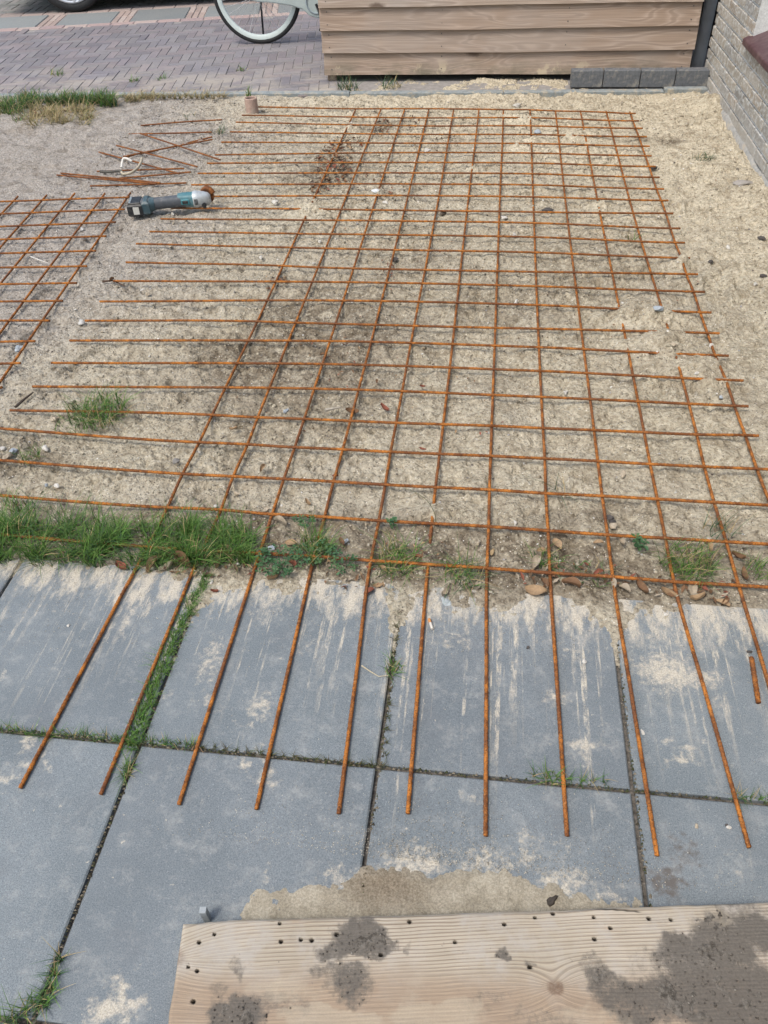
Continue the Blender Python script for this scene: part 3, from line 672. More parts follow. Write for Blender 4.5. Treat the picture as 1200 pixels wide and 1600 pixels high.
def build_plank():
    us = np.concatenate([np.arange(0,.95,.0018), np.arange(.95,PL,.01)]); vs = np.arange(0,PWD+.001,.0018)
    U, V_ = np.meshgrid(us, vs); u, v = U.ravel(), V_.ravel()
    g = v.copy(); kn = np.zeros_like(u)
    for (ku,kv,kr) in KNOTS:
        d = np.sqrt(((u-ku)/1.35)**2+(v-kv)**2); g = g + (v-kv)/np.maximum(d,.004)*.020*np.exp(-(d/(kr*2.6))**2) + .006*np.exp(-((u-ku)/.06)**2)*np.sign(v-kv)*np.exp(-np.abs(v-kv)/.05)
        kn = np.maximum(kn, sm(kr*1.05, kr*.5, d+.004*fbm(u*90,v*90,3,3))*.9)
    g = g + .006*fbm(u*2.2, v*3, 3, 21) + .012*u
    grain = g/.0058 + .9*fbm(u*5, v*14, 3, 23)        # one line per ~6.6 mm
    lower = sm(.060, .115, v + .02*fbm(u*3,v*10,3,5) - .02*sm(.3,.7,u))
    contrast = (1.0-.6*lower)*(.65+.6*np.clip(fbm(u*3,v*6,2,8)+.5,0,1))
    hole = np.zeros_like(u); z = np.zeros_like(u)
    for (px,py) in HOLES:
        cu, cv = uv(px,py); d = np.sqrt(((u-cu)/1.25)**2+(v-cv)**2); rr = RNG.uniform(.0024,.0034)
        hole = np.maximum(hole, sm(rr*1.15, rr*.7, d)); z = np.minimum(z, -.007*sm(rr*1.05, rr*.6, d))
    # split near the far edge
    cu, cv = uv(965,1422); d = np.abs(v-cv-.10*(u-cu)) ; hole = np.maximum(hole, sm(.0016,.0006,d)*sm(.042,.030,np.abs(u-cu)))
    e = np.minimum(np.minimum(u, v), PWD-v); z = z - .004*sm(.006,0,e)**2 + .0006*fbm(u*8,v*60,3,31) + .0004*np.sin(grain*6.28)*(1-lower)
    edge = .0022*fbm(u*14, u*0+2, 4, 61); v2 = v + edge*sm(.03,0,v); u2 = u + .0025*fbm(v*25,v*0+1,3,62)*sm(.02,0,u)
    x, y = plank_xy(np.stack([u2,v2],1))
    w, h = len(us), len(vs); i = np.arange(w*h).reshape(h,w)
    q = np.stack([i[:-1,:-1],i[1:,:-1],i[1:,1:],i[:-1,1:]],-1).reshape(-1,4)
    P = np.stack([x,y,PZ+z],1)
    per = np.array(list(i[0]) + list(i[1:,-1]) + list(i[-1,-2::-1]) + list(i[-2:0:-1,0])); n_ = len(per); b0 = len(P)
    lowp = P[per].copy(); lowp[:,2] = .010
    sq = np.stack([per, np.roll(per,-1), b0+(np.arange(n_)+1)%n_, b0+np.arange(n_)],-1)
    at_ = dict(grain=grain, along=u, lower=lower, contrast=contrast, knot=kn, dirt=blobs(u,v,DIRT), dust=blobs(u,v,DUSTB), hole=hole)
    at_ = {k: np.concatenate([a, a[per]]) for k, a in at_.items()}
    o = mesh('wooden_plank', np.concatenate([P,lowp]), np.concatenate([q,sq]), PLANK, attrs=at_, smooth=True)
    o.data.set_sharp_from_angle(angle=math.radians(50))
    tag(o, 'weathered wooden plank with nail holes and dark dirt, lying across the paving in the foreground', 'plank')
build_plank()
def dirt_h(u, v):
    b = blobs(u,v,DIRT); w, r = worley(u/.009, v/.009, 13)
    return .0035*b*(1+1.0*fbm(u*40,v*40,3,6)) - .0026 + .0022*fbm(u*55,v*55,3,16) + .0034*r*np.clip(.6-w,0,1)*b - .0019
def to_plank(P):
    x, y = plank_xy(P); return np.stack([x,y,P[:,2]],1)
o = field('loose_soil', 0.004, .95, .004, PWD-.004, .0018, dirt_h, SOIL, .0002, {}, PZ, to_plank); o['kind'] = 'stuff'
pu, pv = RNG.uniform(.01,.93,5000), RNG.uniform(.008,PWD-.01,5000); keep = blobs(pu,pv,DIRT) > RNG.uniform(.35,1.6,5000); pu, pv = pu[keep], pv[keep]
def crumb_mesh(name, px, py, pz, sz, cols, mat):
    N = len(px); bv = np.array([(1,0,0),(-.5,.85,0),(-.5,-.85,0),(0,0,.9),(.1,.1,-.7)]); bf = np.array([(0,1,3),(1,2,3),(2,0,3),(1,0,4),(2,1,4),(0,2,4)])
    V = bv[None]*(1+RNG.uniform(-.35,.35,(N,5,3)))*sz[:,None,None]; a = RNG.uniform(0,6.28,N); ca, sa = np.cos(a)[:,None], np.sin(a)[:,None]
    V = np.stack([V[...,0]*ca-V[...,1]*sa, V[...,0]*sa+V[...,1]*ca, V[...,2]],-1)+np.stack([px,py,pz+sz*.4],1)[:,None]
    o = mesh(name, V.reshape(-1,3), (bf[None]+5*np.arange(N)[:,None,None]).reshape(-1,3), mat, attrs={'Col': np.repeat(cols,5,axis=0)}); o['kind'] = 'stuff'
qx, qy = plank_xy(np.stack([pu,pv],1))
cc_ = np.array([(.09,.08,.07),(.13,.115,.10),(.07,.06,.052),(.30,.28,.25)])[RNG.choice(4, len(pu), p=[.4,.3,.26,.04])]
crumb_mesh('soil_grit', qx, qy, np.full(len(pu), PZ), RNG.uniform(.0008,.0024,len(pu))*(1+.9*(RNG.uniform(0,1,len(pu))>.95)), cc_, STONE)
# loose sand grains thinning out over the slabs
N_ = 5200; gx = RNG.uniform(-1.3,.75,N_); gy = -.08-RNG.exponential(.10,N_); gx2 = RNG.normal(-.05,.22,2200); gy2 = -.74+RNG.exponential(.035,2200)
gx = np.concatenate([gx,gx2]); gy = np.concatenate([gy,gy2]); k_ = gy > -.95; gx, gy = gx[k_], gy[k_]
crumb_mesh('sand_grains', gx, gy, np.full(len(gx), .0002), RNG.uniform(.0006,.0015,len(gx)), np.array([(.50,.45,.36),(.40,.35,.27),(.60,.56,.48),(.22,.19,.15)])[RNG.randint(0,4,len(gx))], STONE)
# small grey stake behind the plank's corner
q = at(315,1440,.0); b = MB(); b.box(-.0055,.0055,-.005,.005,0,.043,.001); b.box(-.006,.006,-.0055,.0055,.043,.045,.0008)
o = b.build('stake', m_simple('zinc', (.30,.33,.35), .6, .4, 90, .3)); qq = at(315,1421,.052); o.location = (qq[0], qq[1]+.002, 0); o.rotation_euler = (0,0,.12)
tag(o, 'small square grey peg standing behind the left corner of the wooden plank', 'peg')

# ------------------------------------------------------------------ grass
def blades(pts, n_per, length, spread, palette, lean=.5, width=.0026, segs=4, bias=(0,0)):
    """pts: list of (x,y,r) circles. returns verts, faces, colours"""
    V = []; Fc = []; C = []
    for (x,y,r) in pts:
        for _ in range(n_per):
            a = random.uniform(0,6.283); d = r*math.sqrt(random.random()); bx, by = x+d*math.cos(a), y+d*math.sin(a)
            L = length*random.uniform(.45,1.15); th = random.uniform(0,6.283); ln = lean*random.uniform(.2,1.3)
            dx, dy = math.cos(th)*ln+bias[0], math.sin(th)*ln+bias[1]; w = width*random.uniform(.6,1.2)
            col = np.array(random.choice(palette))*random.uniform(.75,1.25); z0 = -.004
            sx, sy = -math.sin(th+.6), math.cos(th+.6); b = len(V)
            for k in range(segs+1):
                t = k/segs; px = bx+dx*L*t*t*.9+dx*L*.2*t; py = by+dy*L*t*t*.9+dy*L*.2*t; pz = z0+L*(t-.42*ln*t*t)
                pz = max(pz, .002*k)
                ww = w*(1-t**1.6)*.5+.0002
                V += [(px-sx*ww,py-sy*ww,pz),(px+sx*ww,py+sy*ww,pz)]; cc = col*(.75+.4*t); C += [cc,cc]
            Fc += [(b+2*k,b+2*k+1,b+2*k+3,b+2*k+2) for k in range(segs)]
    return V, Fc, C
GREEN = [(.075,.18,.03),(.10,.22,.04),(.055,.13,.03),(.13,.25,.05),(.085,.165,.045),(.14,.22,.055)]
BLUEG = [(.07,.13,.065),(.085,.15,.08),(.06,.11,.05)]
STRAW = [(.42,.33,.17),(.35,.27,.14),(.50,.41,.24),(.28,.24,.12),(.20,.22,.08)]
MIXED = GREEN+STRAW[:2]+BLUEG
def grass_obj(name, groups, origin=None):
    V, Fc, C = [], [], []
    for g in groups:
        v, f, c = blades(*g[:1], **g[1]); b = len(V); V += v; Fc += [tuple(i+b for i in q) for q in f]; C += c
    V = np.array(V)
    if origin is not None: V = V - np.array([origin[0],origin[1],0])
    o = mesh(name, V, Fc, GRASS, attrs={'Col': np.array(C)})
    if origin is not None: o.location = (origin[0],origin[1],0)
    return o
def pc(px, py, rpx): 
    q = at(px,py); return (q[0], q[1], rpx*CELL/110*(1+max(0,q[1])*.42))
# main patch along the edge of the paving
L = []
for k in range(96):
    px = random.uniform(-60, 390); py = random.uniform(822, 880) + .004*px
    L.append(pc(px, py, 17))
La, Lb, Lc = L[0::3], L[1::3], L[2::3]; Lb = [q for q in Lb if random.random() < .75]
L2 = [pc(random.uniform(-80, 60), random.uniform(790,850), 20) for k in range(9)]
L3 = [pc(random.uniform(60, 380), random.uniform(860,885), 16) for k in range(22)]
o = grass_obj('grass', [(La, dict(n_per=56, length=.062, spread=1, palette=GREEN+GREEN+GREEN+BLUEG[:1]+STRAW[:1], lean=1.0)), (Lb, dict(n_per=50, length=.085, spread=1, palette=GREEN+GREEN+GREEN+BLUEG[:1]+STRAW[:1], lean=.8)), (Lc, dict(n_per=22, length=.10, spread=1, palette=GREEN+BLUEG[:1], lean=.9, width=.0022)), (L2, dict(n_per=26, length=.06, spread=1, palette=MIXED, lean=.8)),
                        (L3, dict(n_per=26, length=.06, spread=1, palette=GREEN+BLUEG+STRAW[:1], lean=1.0, bias=(0,-.25)))]); o['kind'] = 'stuff'
# grass in the joints
JT = []
for t in np.linspace(0,1,34):
    px, py = 322-118*t**.9, 905+262*t; JT.append(pc(px+random.uniform(-3,3), py, 8+4*math.sin(t*9)**2))
JT2 = [pc(random.uniform(8,300), 0, 1) for _ in range(0)]
for t in np.linspace(0,1,30):
    px = 300*t; JT2.append(pc(px, 1140+25*t+random.uniform(-2,3), 4))
JT3 = [pc(300+300*t, 1166+32*t, 3) for t in np.linspace(0,1,18)] + [pc(620-18*t, 960+220*t, 3) for t in np.linspace(0,1,12)]
JT4 = [pc(200,1200,7),(pc(197,1212,5))]
JT5 = [pc(10+62*t, 1600-40*t, 9) for t in np.linspace(0,1,6)] + [pc(95-20*t,1500+70*t,3) for t in np.linspace(0,1,4)]
JT6 = [pc(1150+50*t,1246+5*t,4) for t in np.linspace(0,1,5)] + [pc(835+110*t,1213+9*t,4) for t in np.linspace(0,1,7)]
o = grass_obj('grass', [(JT, dict(n_per=30, length=.030, spread=1, palette=GREEN, lean=.9, width=.0018)), (JT2, dict(n_per=14, length=.026, spread=1, palette=MIXED, lean=.9, width=.0015)),
   (JT3, dict(n_per=10, length=.016, spread=1, palette=[(.07,.09,.03),(.09,.10,.04),(.12,.10,.05)], lean=1.1, width=.0015)), (JT4, dict(n_per=40, length=.034, spread=1, palette=MIXED, lean=1.1, width=.0016)),
   (JT5, dict(n_per=22, length=.035, spread=1, palette=MIXED, lean=1.0, width=.0018)), (JT6, dict(n_per=12, length=.026, spread=1, palette=MIXED, lean=1.0, width=.0016))]); o['kind'] = 'stuff'
# moss lying in the cross joints
def moss(name, segs):
    V=[];Fc=[];C=[]
    for (p0,p1,w) in segs:
        a, b_ = (np.array(p0), np.array(p1)) if len(p0) == 3 else (at(*p0), at(*p1)); n = int(np.linalg.norm(b_-a)/.004)
        for k in range(n):
            if vn(np.array([k*.06]), np.array([w*900]), 5)[0] < -.18: continue
            q = a+(b_-a)*k/n; x, y = q[0]+random.gauss(0,w), q[1]+random.gauss(0,w); r = random.uniform(.0015,.004); bb = len(V)
            z = random.uniform(-.004,.0015)
            V += [(x-r,y-r*.6,z),(x+r,y-r*.6,z),(x+r*.3,y+r,z),(x,y,z+r*.9)]; Fc += [(bb,bb+1,bb+3),(bb+1,bb+2,bb+3),(bb+2,bb,bb+3)]
            c = np.array(random.choice([(.075,.085,.035),(.11,.105,.06),(.07,.06,.04),(.20,.17,.12),(.28,.24,.18)])); C += [c]*4
    o = mesh(name, V, Fc, GRASS, attrs={'Col': np.array(C)}); o['kind'] = 'stuff'
moss('moss', [((-1.3,-.558,0),(1.26,-.558,0),.0026),((-1.3,-.557,0),(-.2,-.558,0),.003),((-.2076,-.06,0),(-.2076,-.9,0),.0018),((-.7165,-.55,0),(-.7165,-1.3,0),.0018),((.2975,-.2,0),(.2975,-.8,0),.0018),((-.716,-.06,0),(-.7165,-.55,0),.005)])
# dry and green verge at the back left
L = [pc(random.uniform(-120,175), 0, 1) for _ in range(0)]
for _ in range(110):
    px = random.uniform(-260,182); L.append(pc(px, 161 + (8 if px<40 else 0)+random.uniform(-6,9)*(1 if px < 60 else .6), 9))
Ld = []
for _ in range(60):
    px = random.uniform(40,152); Ld.append(pc(px, random.uniform(172,200), 10))
Ll = [pc(random.uniform(-220,40), random.uniform(168,194), 12) for _ in range(70)]
Lk = [pc(195+45*t+random.uniform(-4,4), 154+random.uniform(-2,5), 7) for t in np.linspace(0,1,12)] + [pc(240+110*t, 153+random.uniform(-1,2), 3) for t in np.linspace(0,1,14)]
o = grass_obj('grass', [(L, dict(n_per=40, length=.10, spread=1, palette=GREEN+STRAW[:2]+BLUEG, lean=.8, width=.0055)), (Ld, dict(n_per=20, length=.09, spread=1, palette=STRAW, lean=1.1, width=.0055)),
   (Ll, dict(n_per=24, length=.08, spread=1, palette=MIXED+STRAW, lean=.9, width=.0055)), (Lk, dict(n_per=26, length=.075, spread=1, palette=STRAW, lean=1.2, width=.0035))]); o['kind'] = 'stuff'
# single tufts one could point to
TU = [(155,648,40,340,.085,GREEN,.8,'green grass tuft growing through the mesh well left of the first long bar'),
 (47,716,16,50,.06,GREEN,.7,'small grass tuft beside pale stones at the left edge of the bed'),
 (493,862,24,190,.075,GREEN,.7,'bright grass tuft between the third and fourth long bars at the soil edge'),
 (620,878,30,190,.065,GREEN+STRAW[:1],.9,'spreading grass tuft just right of the fifth long bar on the soil strip'),
 (722,900,26,110,.06,MIXED,1.1,'drooping grass tuft just left of the seventh long bar on the soil strip'),
 (855,878,20,70,.045,MIXED,.9,'thin grass tuft at the foot of the eighth long bar on the soil strip'),
 (925,897,26,50,.03,MIXED,1.0,'sparse short grass between the eighth and ninth long bars at the last cross bar'),
 (1072,885,34,260,.06,GREEN+STRAW[:1],.8,'thick grass tuft right of the tenth long bar on the soil strip'),
 (1185,892,18,60,.045,GREEN,.8,'grass tuft at the right frame edge past the eleventh long bar'),
 (614,1044,11,50,.03,GREEN,.9,'tiny round grass tuft in the slab joint right of the fifth long bar'),
 (545,140,16,60,.11,BLUEG,.6,'grey green tuft under the left corner of the wooden shed'),
 (612,136,14,40,.10,BLUEG,.7,'second tuft under the shed, right of the one at its corner'),
 (343,208,8,26,.07,BLUEG,.7,'small pale tuft at the left ends of the mesh bars, behind the offcuts'),
 (389,152,4,24,.09,GREEN,.35,'narrow green weed growing just behind the pipe stub'),
 (297,186,8,16,.06,BLUEG,.8,'faint thin tuft on the bare soil behind the farthest offcut'),
 (90,117,9,30,.06,GREEN,.8,'small green tuft in the brick pavement, at the far left'),
 (210,127,7,24,.05,GREEN,.8,'low green tuft in the brick pavement nearest the kerb, behind the straw'),
 (250,124,8,24,.05,GREEN,.8,'bright flat tuft in the brick pavement below the bicycle'),
 (378,110,7,24,.05,MIXED,.9,'yellow green tuft in the bricks between the bicycle and the kerb'),
 (1097,248,12,36,.05,BLUEG,1.0,'small grey green weed on the sand near the brick house'),
 (1120,830,20,30,.07,BLUEG,.9,'open thin grass beside the eleventh long bar beyond the soil strip'),
 (985,375,9,12,.06,STRAW[3:]+GREEN,.9,'thin yellowish weed under the eleventh long bar'),
 (880,770,12,10,.07,BLUEG,1.1,'few thin blades between the eighth and ninth long bars'),
 (120,665,30,40,.05,MIXED,1.0,'low sparse grass in front of the tuft left of the first long bar'),
 (860,1216,9,26,.03,GREEN,.9,'little grass tuft in the slab joint at the eighth long bar')]
for (px,py,r,n,L_,pal,ln,lab) in TU:
    q = pc(px,py,r*1.35); ln *= 1.25; pal = list(pal)+STRAW[:1]; far = 1+.28*max(0,q[1])
    o = grass_obj('grass_tuft', [([q], dict(n_per=n, length=L_, spread=1, palette=pal, lean=ln, width=.0022*far))], q)
    tag(o, lab, 'grass', 'grass tufts')
# one long arched stalk
q = at(681,822); b = MB(); P = [(0,0,0)]; Q = [at(681,822), at(678,800), at(662,780), at(636,765)]
zz = [0,.05,.075,.07]; pts = [np.array([at(681,822)[0],at(681,822)[1],0])]
for (px,py),z in zip([(679,802),(668,783),(650,770),(632,763)], [.045,.07,.075,.07]): pts.append(at(px,py,z))
c = crspline(pts, .006); b.tube(c-np.array([q[0],q[1],0]), list(np.linspace(.0012,.0006,len(c))), 5)
o = b.build('grass_stalk', m_simple('stalk', (.09,.10,.05), .7, .3)); o.location = (q[0],q[1],0); tag(o, 'single long arched grass stalk beside the sixth long bar', 'grass')
# broad leaved weeds
def weed(px, py, R_, n, lab, sz=.010):
    V=[];Fc=[];C=[]; o_ = at(px,py)
    for _ in range(n):
        a = random.uniform(0,6.28); d = R_*math.sqrt(random.random()); x, y = d*math.cos(a), d*math.sin(a)*.7; z = random.uniform(.012,.035); yaw = random.uniform(0,6.28); tl = random.uniform(-.5,.5)
        col = np.array(random.choice([(.055,.135,.055),(.07,.16,.075),(.045,.11,.045),(.09,.17,.07)]))
        for k in range(3):
            th = yaw+k*2.1; s = sz*random.uniform(.6,1.1); b = len(V); c, s_ = math.cos(th), math.sin(th)
            for (u,v,w) in [(0,0,0),(.5,.38,.12),(1.0,.22,.05),(1.05,-.22,.05),(.5,-.38,.12),(.55,0,-.04)]:
                V.append((x+s*(u*c-v*s_), y+s*(u*s_+v*c), z+s*(w+tl*u))); C.append(col*random.uniform(.9,1.1))
            Fc += [(b,b+4,b+5),(b,b+5,b+1),(b+1,b+5,b+2),(b+2,b+5,b+3),(b+3,b+5,b+4)]
        b = len(V); V += [(x*.3-.0006,y*.3,0),(x*.3+.0006,y*.3,0),(x+.0004,y,z),(x-.0004,y,z)]; Fc.append((b,b+1,b+2,b+3)); C += [col]*4
    o = mesh('weed', V, Fc, GRASS, attrs={'Col': np.array(C)}); o.location = (o_[0],o_[1],0); tag(o, lab, 'weed', 'broad leaved weeds')
weed(440, 885, .075, 70, 'leafy green weed between the big grass patch and the fourth long bar')
weed(500, 872, .055, 40, 'leafy weed around the bright tuft at the fourth long bar')
weed(540, 890, .035, 16, 'small leafy weed just left of the fifth long bar')
weed(478, 824, .03, 14, 'small leafy sprout beyond the last cross bar near the fourth long bar')
weed(998, 858, .025, 10, 'bright little sprout between the ninth and tenth long bars', .014)
weed(612, 826, .012, 6, 'tiny yellow green sprout near the fifth long bar', .012)
# ------------------------------------------------------------------ leaves, stones and litter
ORD = ['first','second','third','fourth','fifth','sixth','seventh','eighth','ninth','tenth','eleventh','twelfth','thirteenth','fourteenth','fifteenth','sixteenth','seventeenth','eighteenth','nineteenth','twentieth','twenty-first','twenty-second','twenty-third','twenty-fourth','twenty-fifth','twenty-sixth']
USED = {}
def where(x, y):
    c = int(math.floor(x/CELL+7))
    if c < 1: s = 'left of the first long bar'
    elif c >= 12: s = 'right of the last long bar'
    else: s = 'between %s and %s long bars' % (ORD[c-1], ORD[c])
    r = int(math.floor(y/CELL))
    if y < -.07: s += ', on the slabs'
    elif r < 0: s += ', on the paving edge'
    elif r > 24: s += ', past the farthest cross bar'
    else: s += ', beyond cross bar %d' % (r+1) if False else ', behind the %s cross bar' % ORD[r]
    return s
def uniq(kind, x, y, adjs):
    w = where(x,y)
    for a in adjs:
        l = '%s %s %s' % (a, kind, w)
        if l not in USED: USED[l] = 1; return l
    USED[l] = 1; return l
def leaf(px, py, size, col, rot, cup, z=None):
    nx, ny = 6, 5; V=[];Fc=[];C=[]; q = at(px,py)
    for i in range(nx+1):
        t = i/nx; hw = .36*math.sin(math.pi*min(1,t*.93+.05))**.8
        for j in range(ny):
            s = (j/(ny-1)-.5)*2; u = (t-.5); v = s*hw
            V.append((size*u, size*v*(1-.45*abs(cup)), size*(abs(cup)*s*s*.38 + .25*cup*math.sin(t*3.1+.4) + random.uniform(-.025,.025))))
            C.append(np.array(col)*random.uniform(.8,1.15)*(.8 if j == 2 else 1))
    Fc = [(i*ny+j,(i+1)*ny+j,(i+1)*ny+j+1,i*ny+j+1) for i in range(nx) for j in range(ny-1)]
    b = len(V); V += [(-size*.5,-.0006,size*.05),(-size*.5,.0006,size*.05),(-size*.78,.0005,size*.10),(-size*.78,-.0005,size*.10)]; Fc.append((b,b+1,b+2,b+3)); C += [np.array(col)*.6]*4
    zmin = min(v[2] for v in V); V = [(v[0],v[1],v[2]-zmin) for v in V]
    o = mesh('dry_leaf', V, Fc, LEAF, attrs={'Col': np.array(C)}, smooth=True)
    gz = max(ground_z(q[0],q[1]), 0.0) if q[1] > -.2 else 0
    o.location = (q[0],q[1],(gz if z is None else z)+.001); o.rotation_euler = (random.uniform(-.3,.3),random.uniform(-.3,.3),rot)
    return o, q
TAN, BRN, RED, GRY = (.36,.25,.15), (.20,.115,.065), (.24,.085,.055), (.40,.34,.26)
LV = [(268,866,.060,TAN),(190,888,.05,RED),(240,886,.055,TAN),(262,890,.045,GRY),(290,882,.07,BRN),(355,868,.06,TAN),(340,885,.05,TAN),(336,926,.022,RED),(372,852,.04,TAN),
 (438,820,.045,GRY),(455,850,.04,TAN),(534,848,.03,BRN),(456,885,.035,RED),(430,905,.04,TAN),(520,878,.035,TAN),(577,928,.04,RED),(655,876,.025,RED),(598,892,.03,TAN),(590,917,.03,TAN),(695,930,.035,GRY),(747,918,.035,GRY),
 (410,735,.035,TAN),(480,788,.026,TAN),(524,745,.022,RED),(660,703,.025,RED),(550,645,.05,BRN),(600,640,.04,RED),(660,605,.022,RED),(590,598,.025,BRN),(505,556,.025,BRN),
 (870,852,.045,TAN),(845,862,.03,TAN),(837,882,.05,GRY),(838,926,.065,TAN),(850,915,.04,BRN),(890,918,.055,BRN),(935,850,.03,TAN),(972,848,.04,GRY),(975,923,.045,GRY),(1000,920,.05,BRN),(955,917,.04,GRY),(1042,930,.045,TAN),(1105,858,.04,TAN),(1080,922,.05,GRY),(1128,945,.04,TAN),(1152,872,.04,BRN),(1160,900,.04,BRN),(1090,938,.04,TAN),(935,896,.03,RED),
 (1132,942,.03,BRN),(365,672,.03,TAN),(175,440,.03,BRN),(545,1100,.0,TAN)]
for (px,py,sz,col) in LV:
    if sz <= 0: continue
    o, q = leaf(px,py,sz*.85,col,random.uniform(0,6.28),random.uniform(.4,1.0)*random.choice((-1,1)))
    a = {TAN:['tan curled','small tan','paler tan'],BRN:['brown curled','dull brown','darker brown'],RED:['reddish dry','small reddish'],GRY:['pale grey','greyish crumpled','faded']}[col]
    tag(o, uniq('leaf', q[0], q[1], a), 'leaf', 'dry fallen leaves')
# leaf litter drifts: uncountable scraps
def litter(spots):
    V=[];Fc=[];C=[]
    for (px,py,rx,ry,n,s0) in spots:
        for _ in range(n):
            a = random.uniform(0,6.28); d = math.sqrt(random.random()); q = at(px+rx*d*math.cos(a), py+ry*d*math.sin(a)); s = s0*random.uniform(.4,1.2)
            z = ground_z(q[0],q[1])+random.uniform(.002,.012); yaw = random.uniform(0,6.28); tl, t2 = random.uniform(-.6,.6), random.uniform(-.6,.6); c, s_ = math.cos(yaw), math.sin(yaw); b = len(V)
            col = np.array(random.choice([TAN,BRN,BRN,RED,GRY,(.12,.08,.05),(.09,.06,.045)]))*random.uniform(.7,1.1)
            for (u,v,w) in [(-.5,0,0),(-.1,.2,.12),(.5,.03,.1),(-.05,-.2,.1),(.0,0,.0)]:
                V.append((q[0]+s*(u*c-v*s_), q[1]+s*(u*s_+v*c), z+s*(w+tl*u+t2*v))); C.append(col)
            Fc += [(b,b+3,b+4),(b,b+4,b+1),(b+1,b+4,b+2),(b+2,b+4,b+3)]
    o = mesh('leaf_litter', V, Fc, LEAF, attrs={'Col': np.array(C)}); o['kind'] = 'stuff'
litter([(522,255,28,32,230,.032),(540,225,30,12,60,.03),(500,290,18,12,50,.03),(600,195,12,10,50,.03),(640,190,16,10,30,.025),(590,270,40,40,60,.02),(640,215,30,20,30,.02),(700,215,20,6,20,.025),
 (520,560,60,40,40,.018),(430,440,20,12,40,.022),(600,420,20,15,20,.02),(640,870,80,30,40,.018),(900,900,100,25,60,.022),(1080,920,80,25,50,.022),(330,890,90,14,40,.022),(560,905,60,18,30,.02),
 (780,500,250,120,90,.013),(600,640,250,80,60,.014),(880,250,120,60,30,.02),(100,180,60,12,40,.035),(1100,230,60,80,30,.012),(650,340,200,60,60,.016),(1060,420,80,60,15,.014),(230,270,50,30,20,.02)])
def stone(px, py, s, col, lab, z=None, flat=.6, name='stone', cat='stone', grp='small stones'):
    s *= .72 if sum(col) < .3 else .8
    bm = bmesh.new(); bmesh.ops.create_icosphere(bm, subdivisions=2, radius=1.0)
    sd = random.randint(0,9999); ax = (random.uniform(.8,1.35),random.uniform(.5,.95),flat*random.uniform(.7,1.1))
    for v in bm.verts:
        k = 1+.30*math.sin(v.co.x*2.3+sd)*math.cos(v.co.y*2.9+sd*.7)+.18*math.sin(v.co.z*4+sd*1.3+v.co.x*3); v.co = Vector((v.co.x*k*ax[0]*s,v.co.y*k*ax[1]*s,v.co.z*k*ax[2]*s))
    me = bpy.data.meshes.new(name); bm.to_mesh(me); bm.free()
    a = me.attributes.new('Col','FLOAT_COLOR','POINT'); c = np.array(col); a.data.foreach_set('color', np.concatenate([np.tile(c*random.uniform(.9,1.1),(len(me.vertices),1))*RNG.uniform(.85,1.1,(len(me.vertices),1)), np.ones((len(me.vertices),1))],1).astype(np.float32).ravel())
    me.materials.append(STONE); o = bpy.data.objects.new(name, me); COL.objects.link(o); q = at(px,py)
    gz = max(ground_z(q[0],q[1]),-.004) if q[1] > -.15 else 0
    o.location = (q[0],q[1],gz+s*flat*.45); o.rotation_euler = (0,0,random.uniform(0,6.28))
    if lab is None: lab = uniq(cat, q[0], q[1], ['pale','grey','small pale','chalky'] if sum(col) > 1.2 else ['dark','small dark','blackish'])
    tag(o, lab, cat, grp); return o
W, GB, DK, BE = (.52,.50,.46), (.34,.38,.42), (.075,.068,.065), (.40,.34,.26)
stone(1024,500,.017,GB,'largest bluish stone on the buried patch between tenth and twelfth long bars',flat=.7)
stone(697,940,.017,(.36,.40,.42),'flat blue grey stone chip at the sand edge right of the sixth long bar',flat=.35)
stone(1110,543,.012,W,'round white pebble beside the end of the right outer bar, near buried bars')
stone(1048,553,.013,BE,None); stone(884,612,.011,W,None); stone(1087,588,.010,W,None); stone(1126,622,.010,GB,None)
stone(231,459,.016,BE,'rounded beige stone between the two meshes, in front of the tapered splinter'); stone(222,452,.008,W,'small white chip touching the beige stone between the two meshes')
stone(127,504,.018,(.45,.44,.42),'pale angular stone at the left tip of a cross bar, far side of grass tuft'); stone(129,359,.022,(.45,.44,.43),'pale stone inside the left mesh near its right edge'); stone(30,545,.020,GB,'bluish grey stone at the left frame edge beside the left mesh')
stone(85,655,.017,BE,'beige stone half sunk in the sand beside the green tuft'); stone(70,700,.016,W,'whitish stone right of the small tuft at the left edge'); stone(4,700,.014,W,'white stone cut by the left frame edge'); stone(20,704,.014,GB,'grey stone between two pale ones at the left edge'); stone(12,714,.020,BE,'flat tan stone lowest of the stones at the left edge')
stone(88,758,.010,W,None); stone(72,757,.010,GB,None); stone(310,705,.007,W,None); stone(337,790,.010,W,None); stone(370,770,.010,BE,None); stone(275,720,.016,(.2,.19,.18),None)
stone(446,642,.012,GB,None); stone(512,780,.008,W,None); stone(416,798,.011,BE,None); stone(574,818,.012,BE,None); stone(540,845,.012,GB,None); stone(425,857,.011,GB,None); stone(747,848,.010,BE,None); stone(769,862,.011,(.38,.28,.16),None)
stone(974,740,.015,BE,None); stone(958,821,.013,BE,None); stone(953,808,.012,DK,None); stone(957,814,.010,DK,None); stone(805,818,.010,W,None); stone(1106,842,.008,W,None); stone(902,908,.008,W,'white shell chip at the foot of the ninth long bar'); stone(1012,922,.009,W,'white chip at the paving edge left of the tenth long bar'); stone(848,946,.008,W,'white pebble on the sand edge left of the eighth long bar')
stone(655,843,.006,W,None); stone(913,1034,.007,W,'oval white pebble on the slab between eighth and ninth long bars'); stone(825,1012,.006,DK,'small dark pebble on the slab left of the eighth long bar'); stone(1004,1145,.006,W,'tiny white pebble touching the ninth long bar on the slabs'); stone(1171,1019,.008,DK,'dark clod just above the short rusty stub on the slab'); stone(107,978,.006,W,'white chip on the upper left slab')
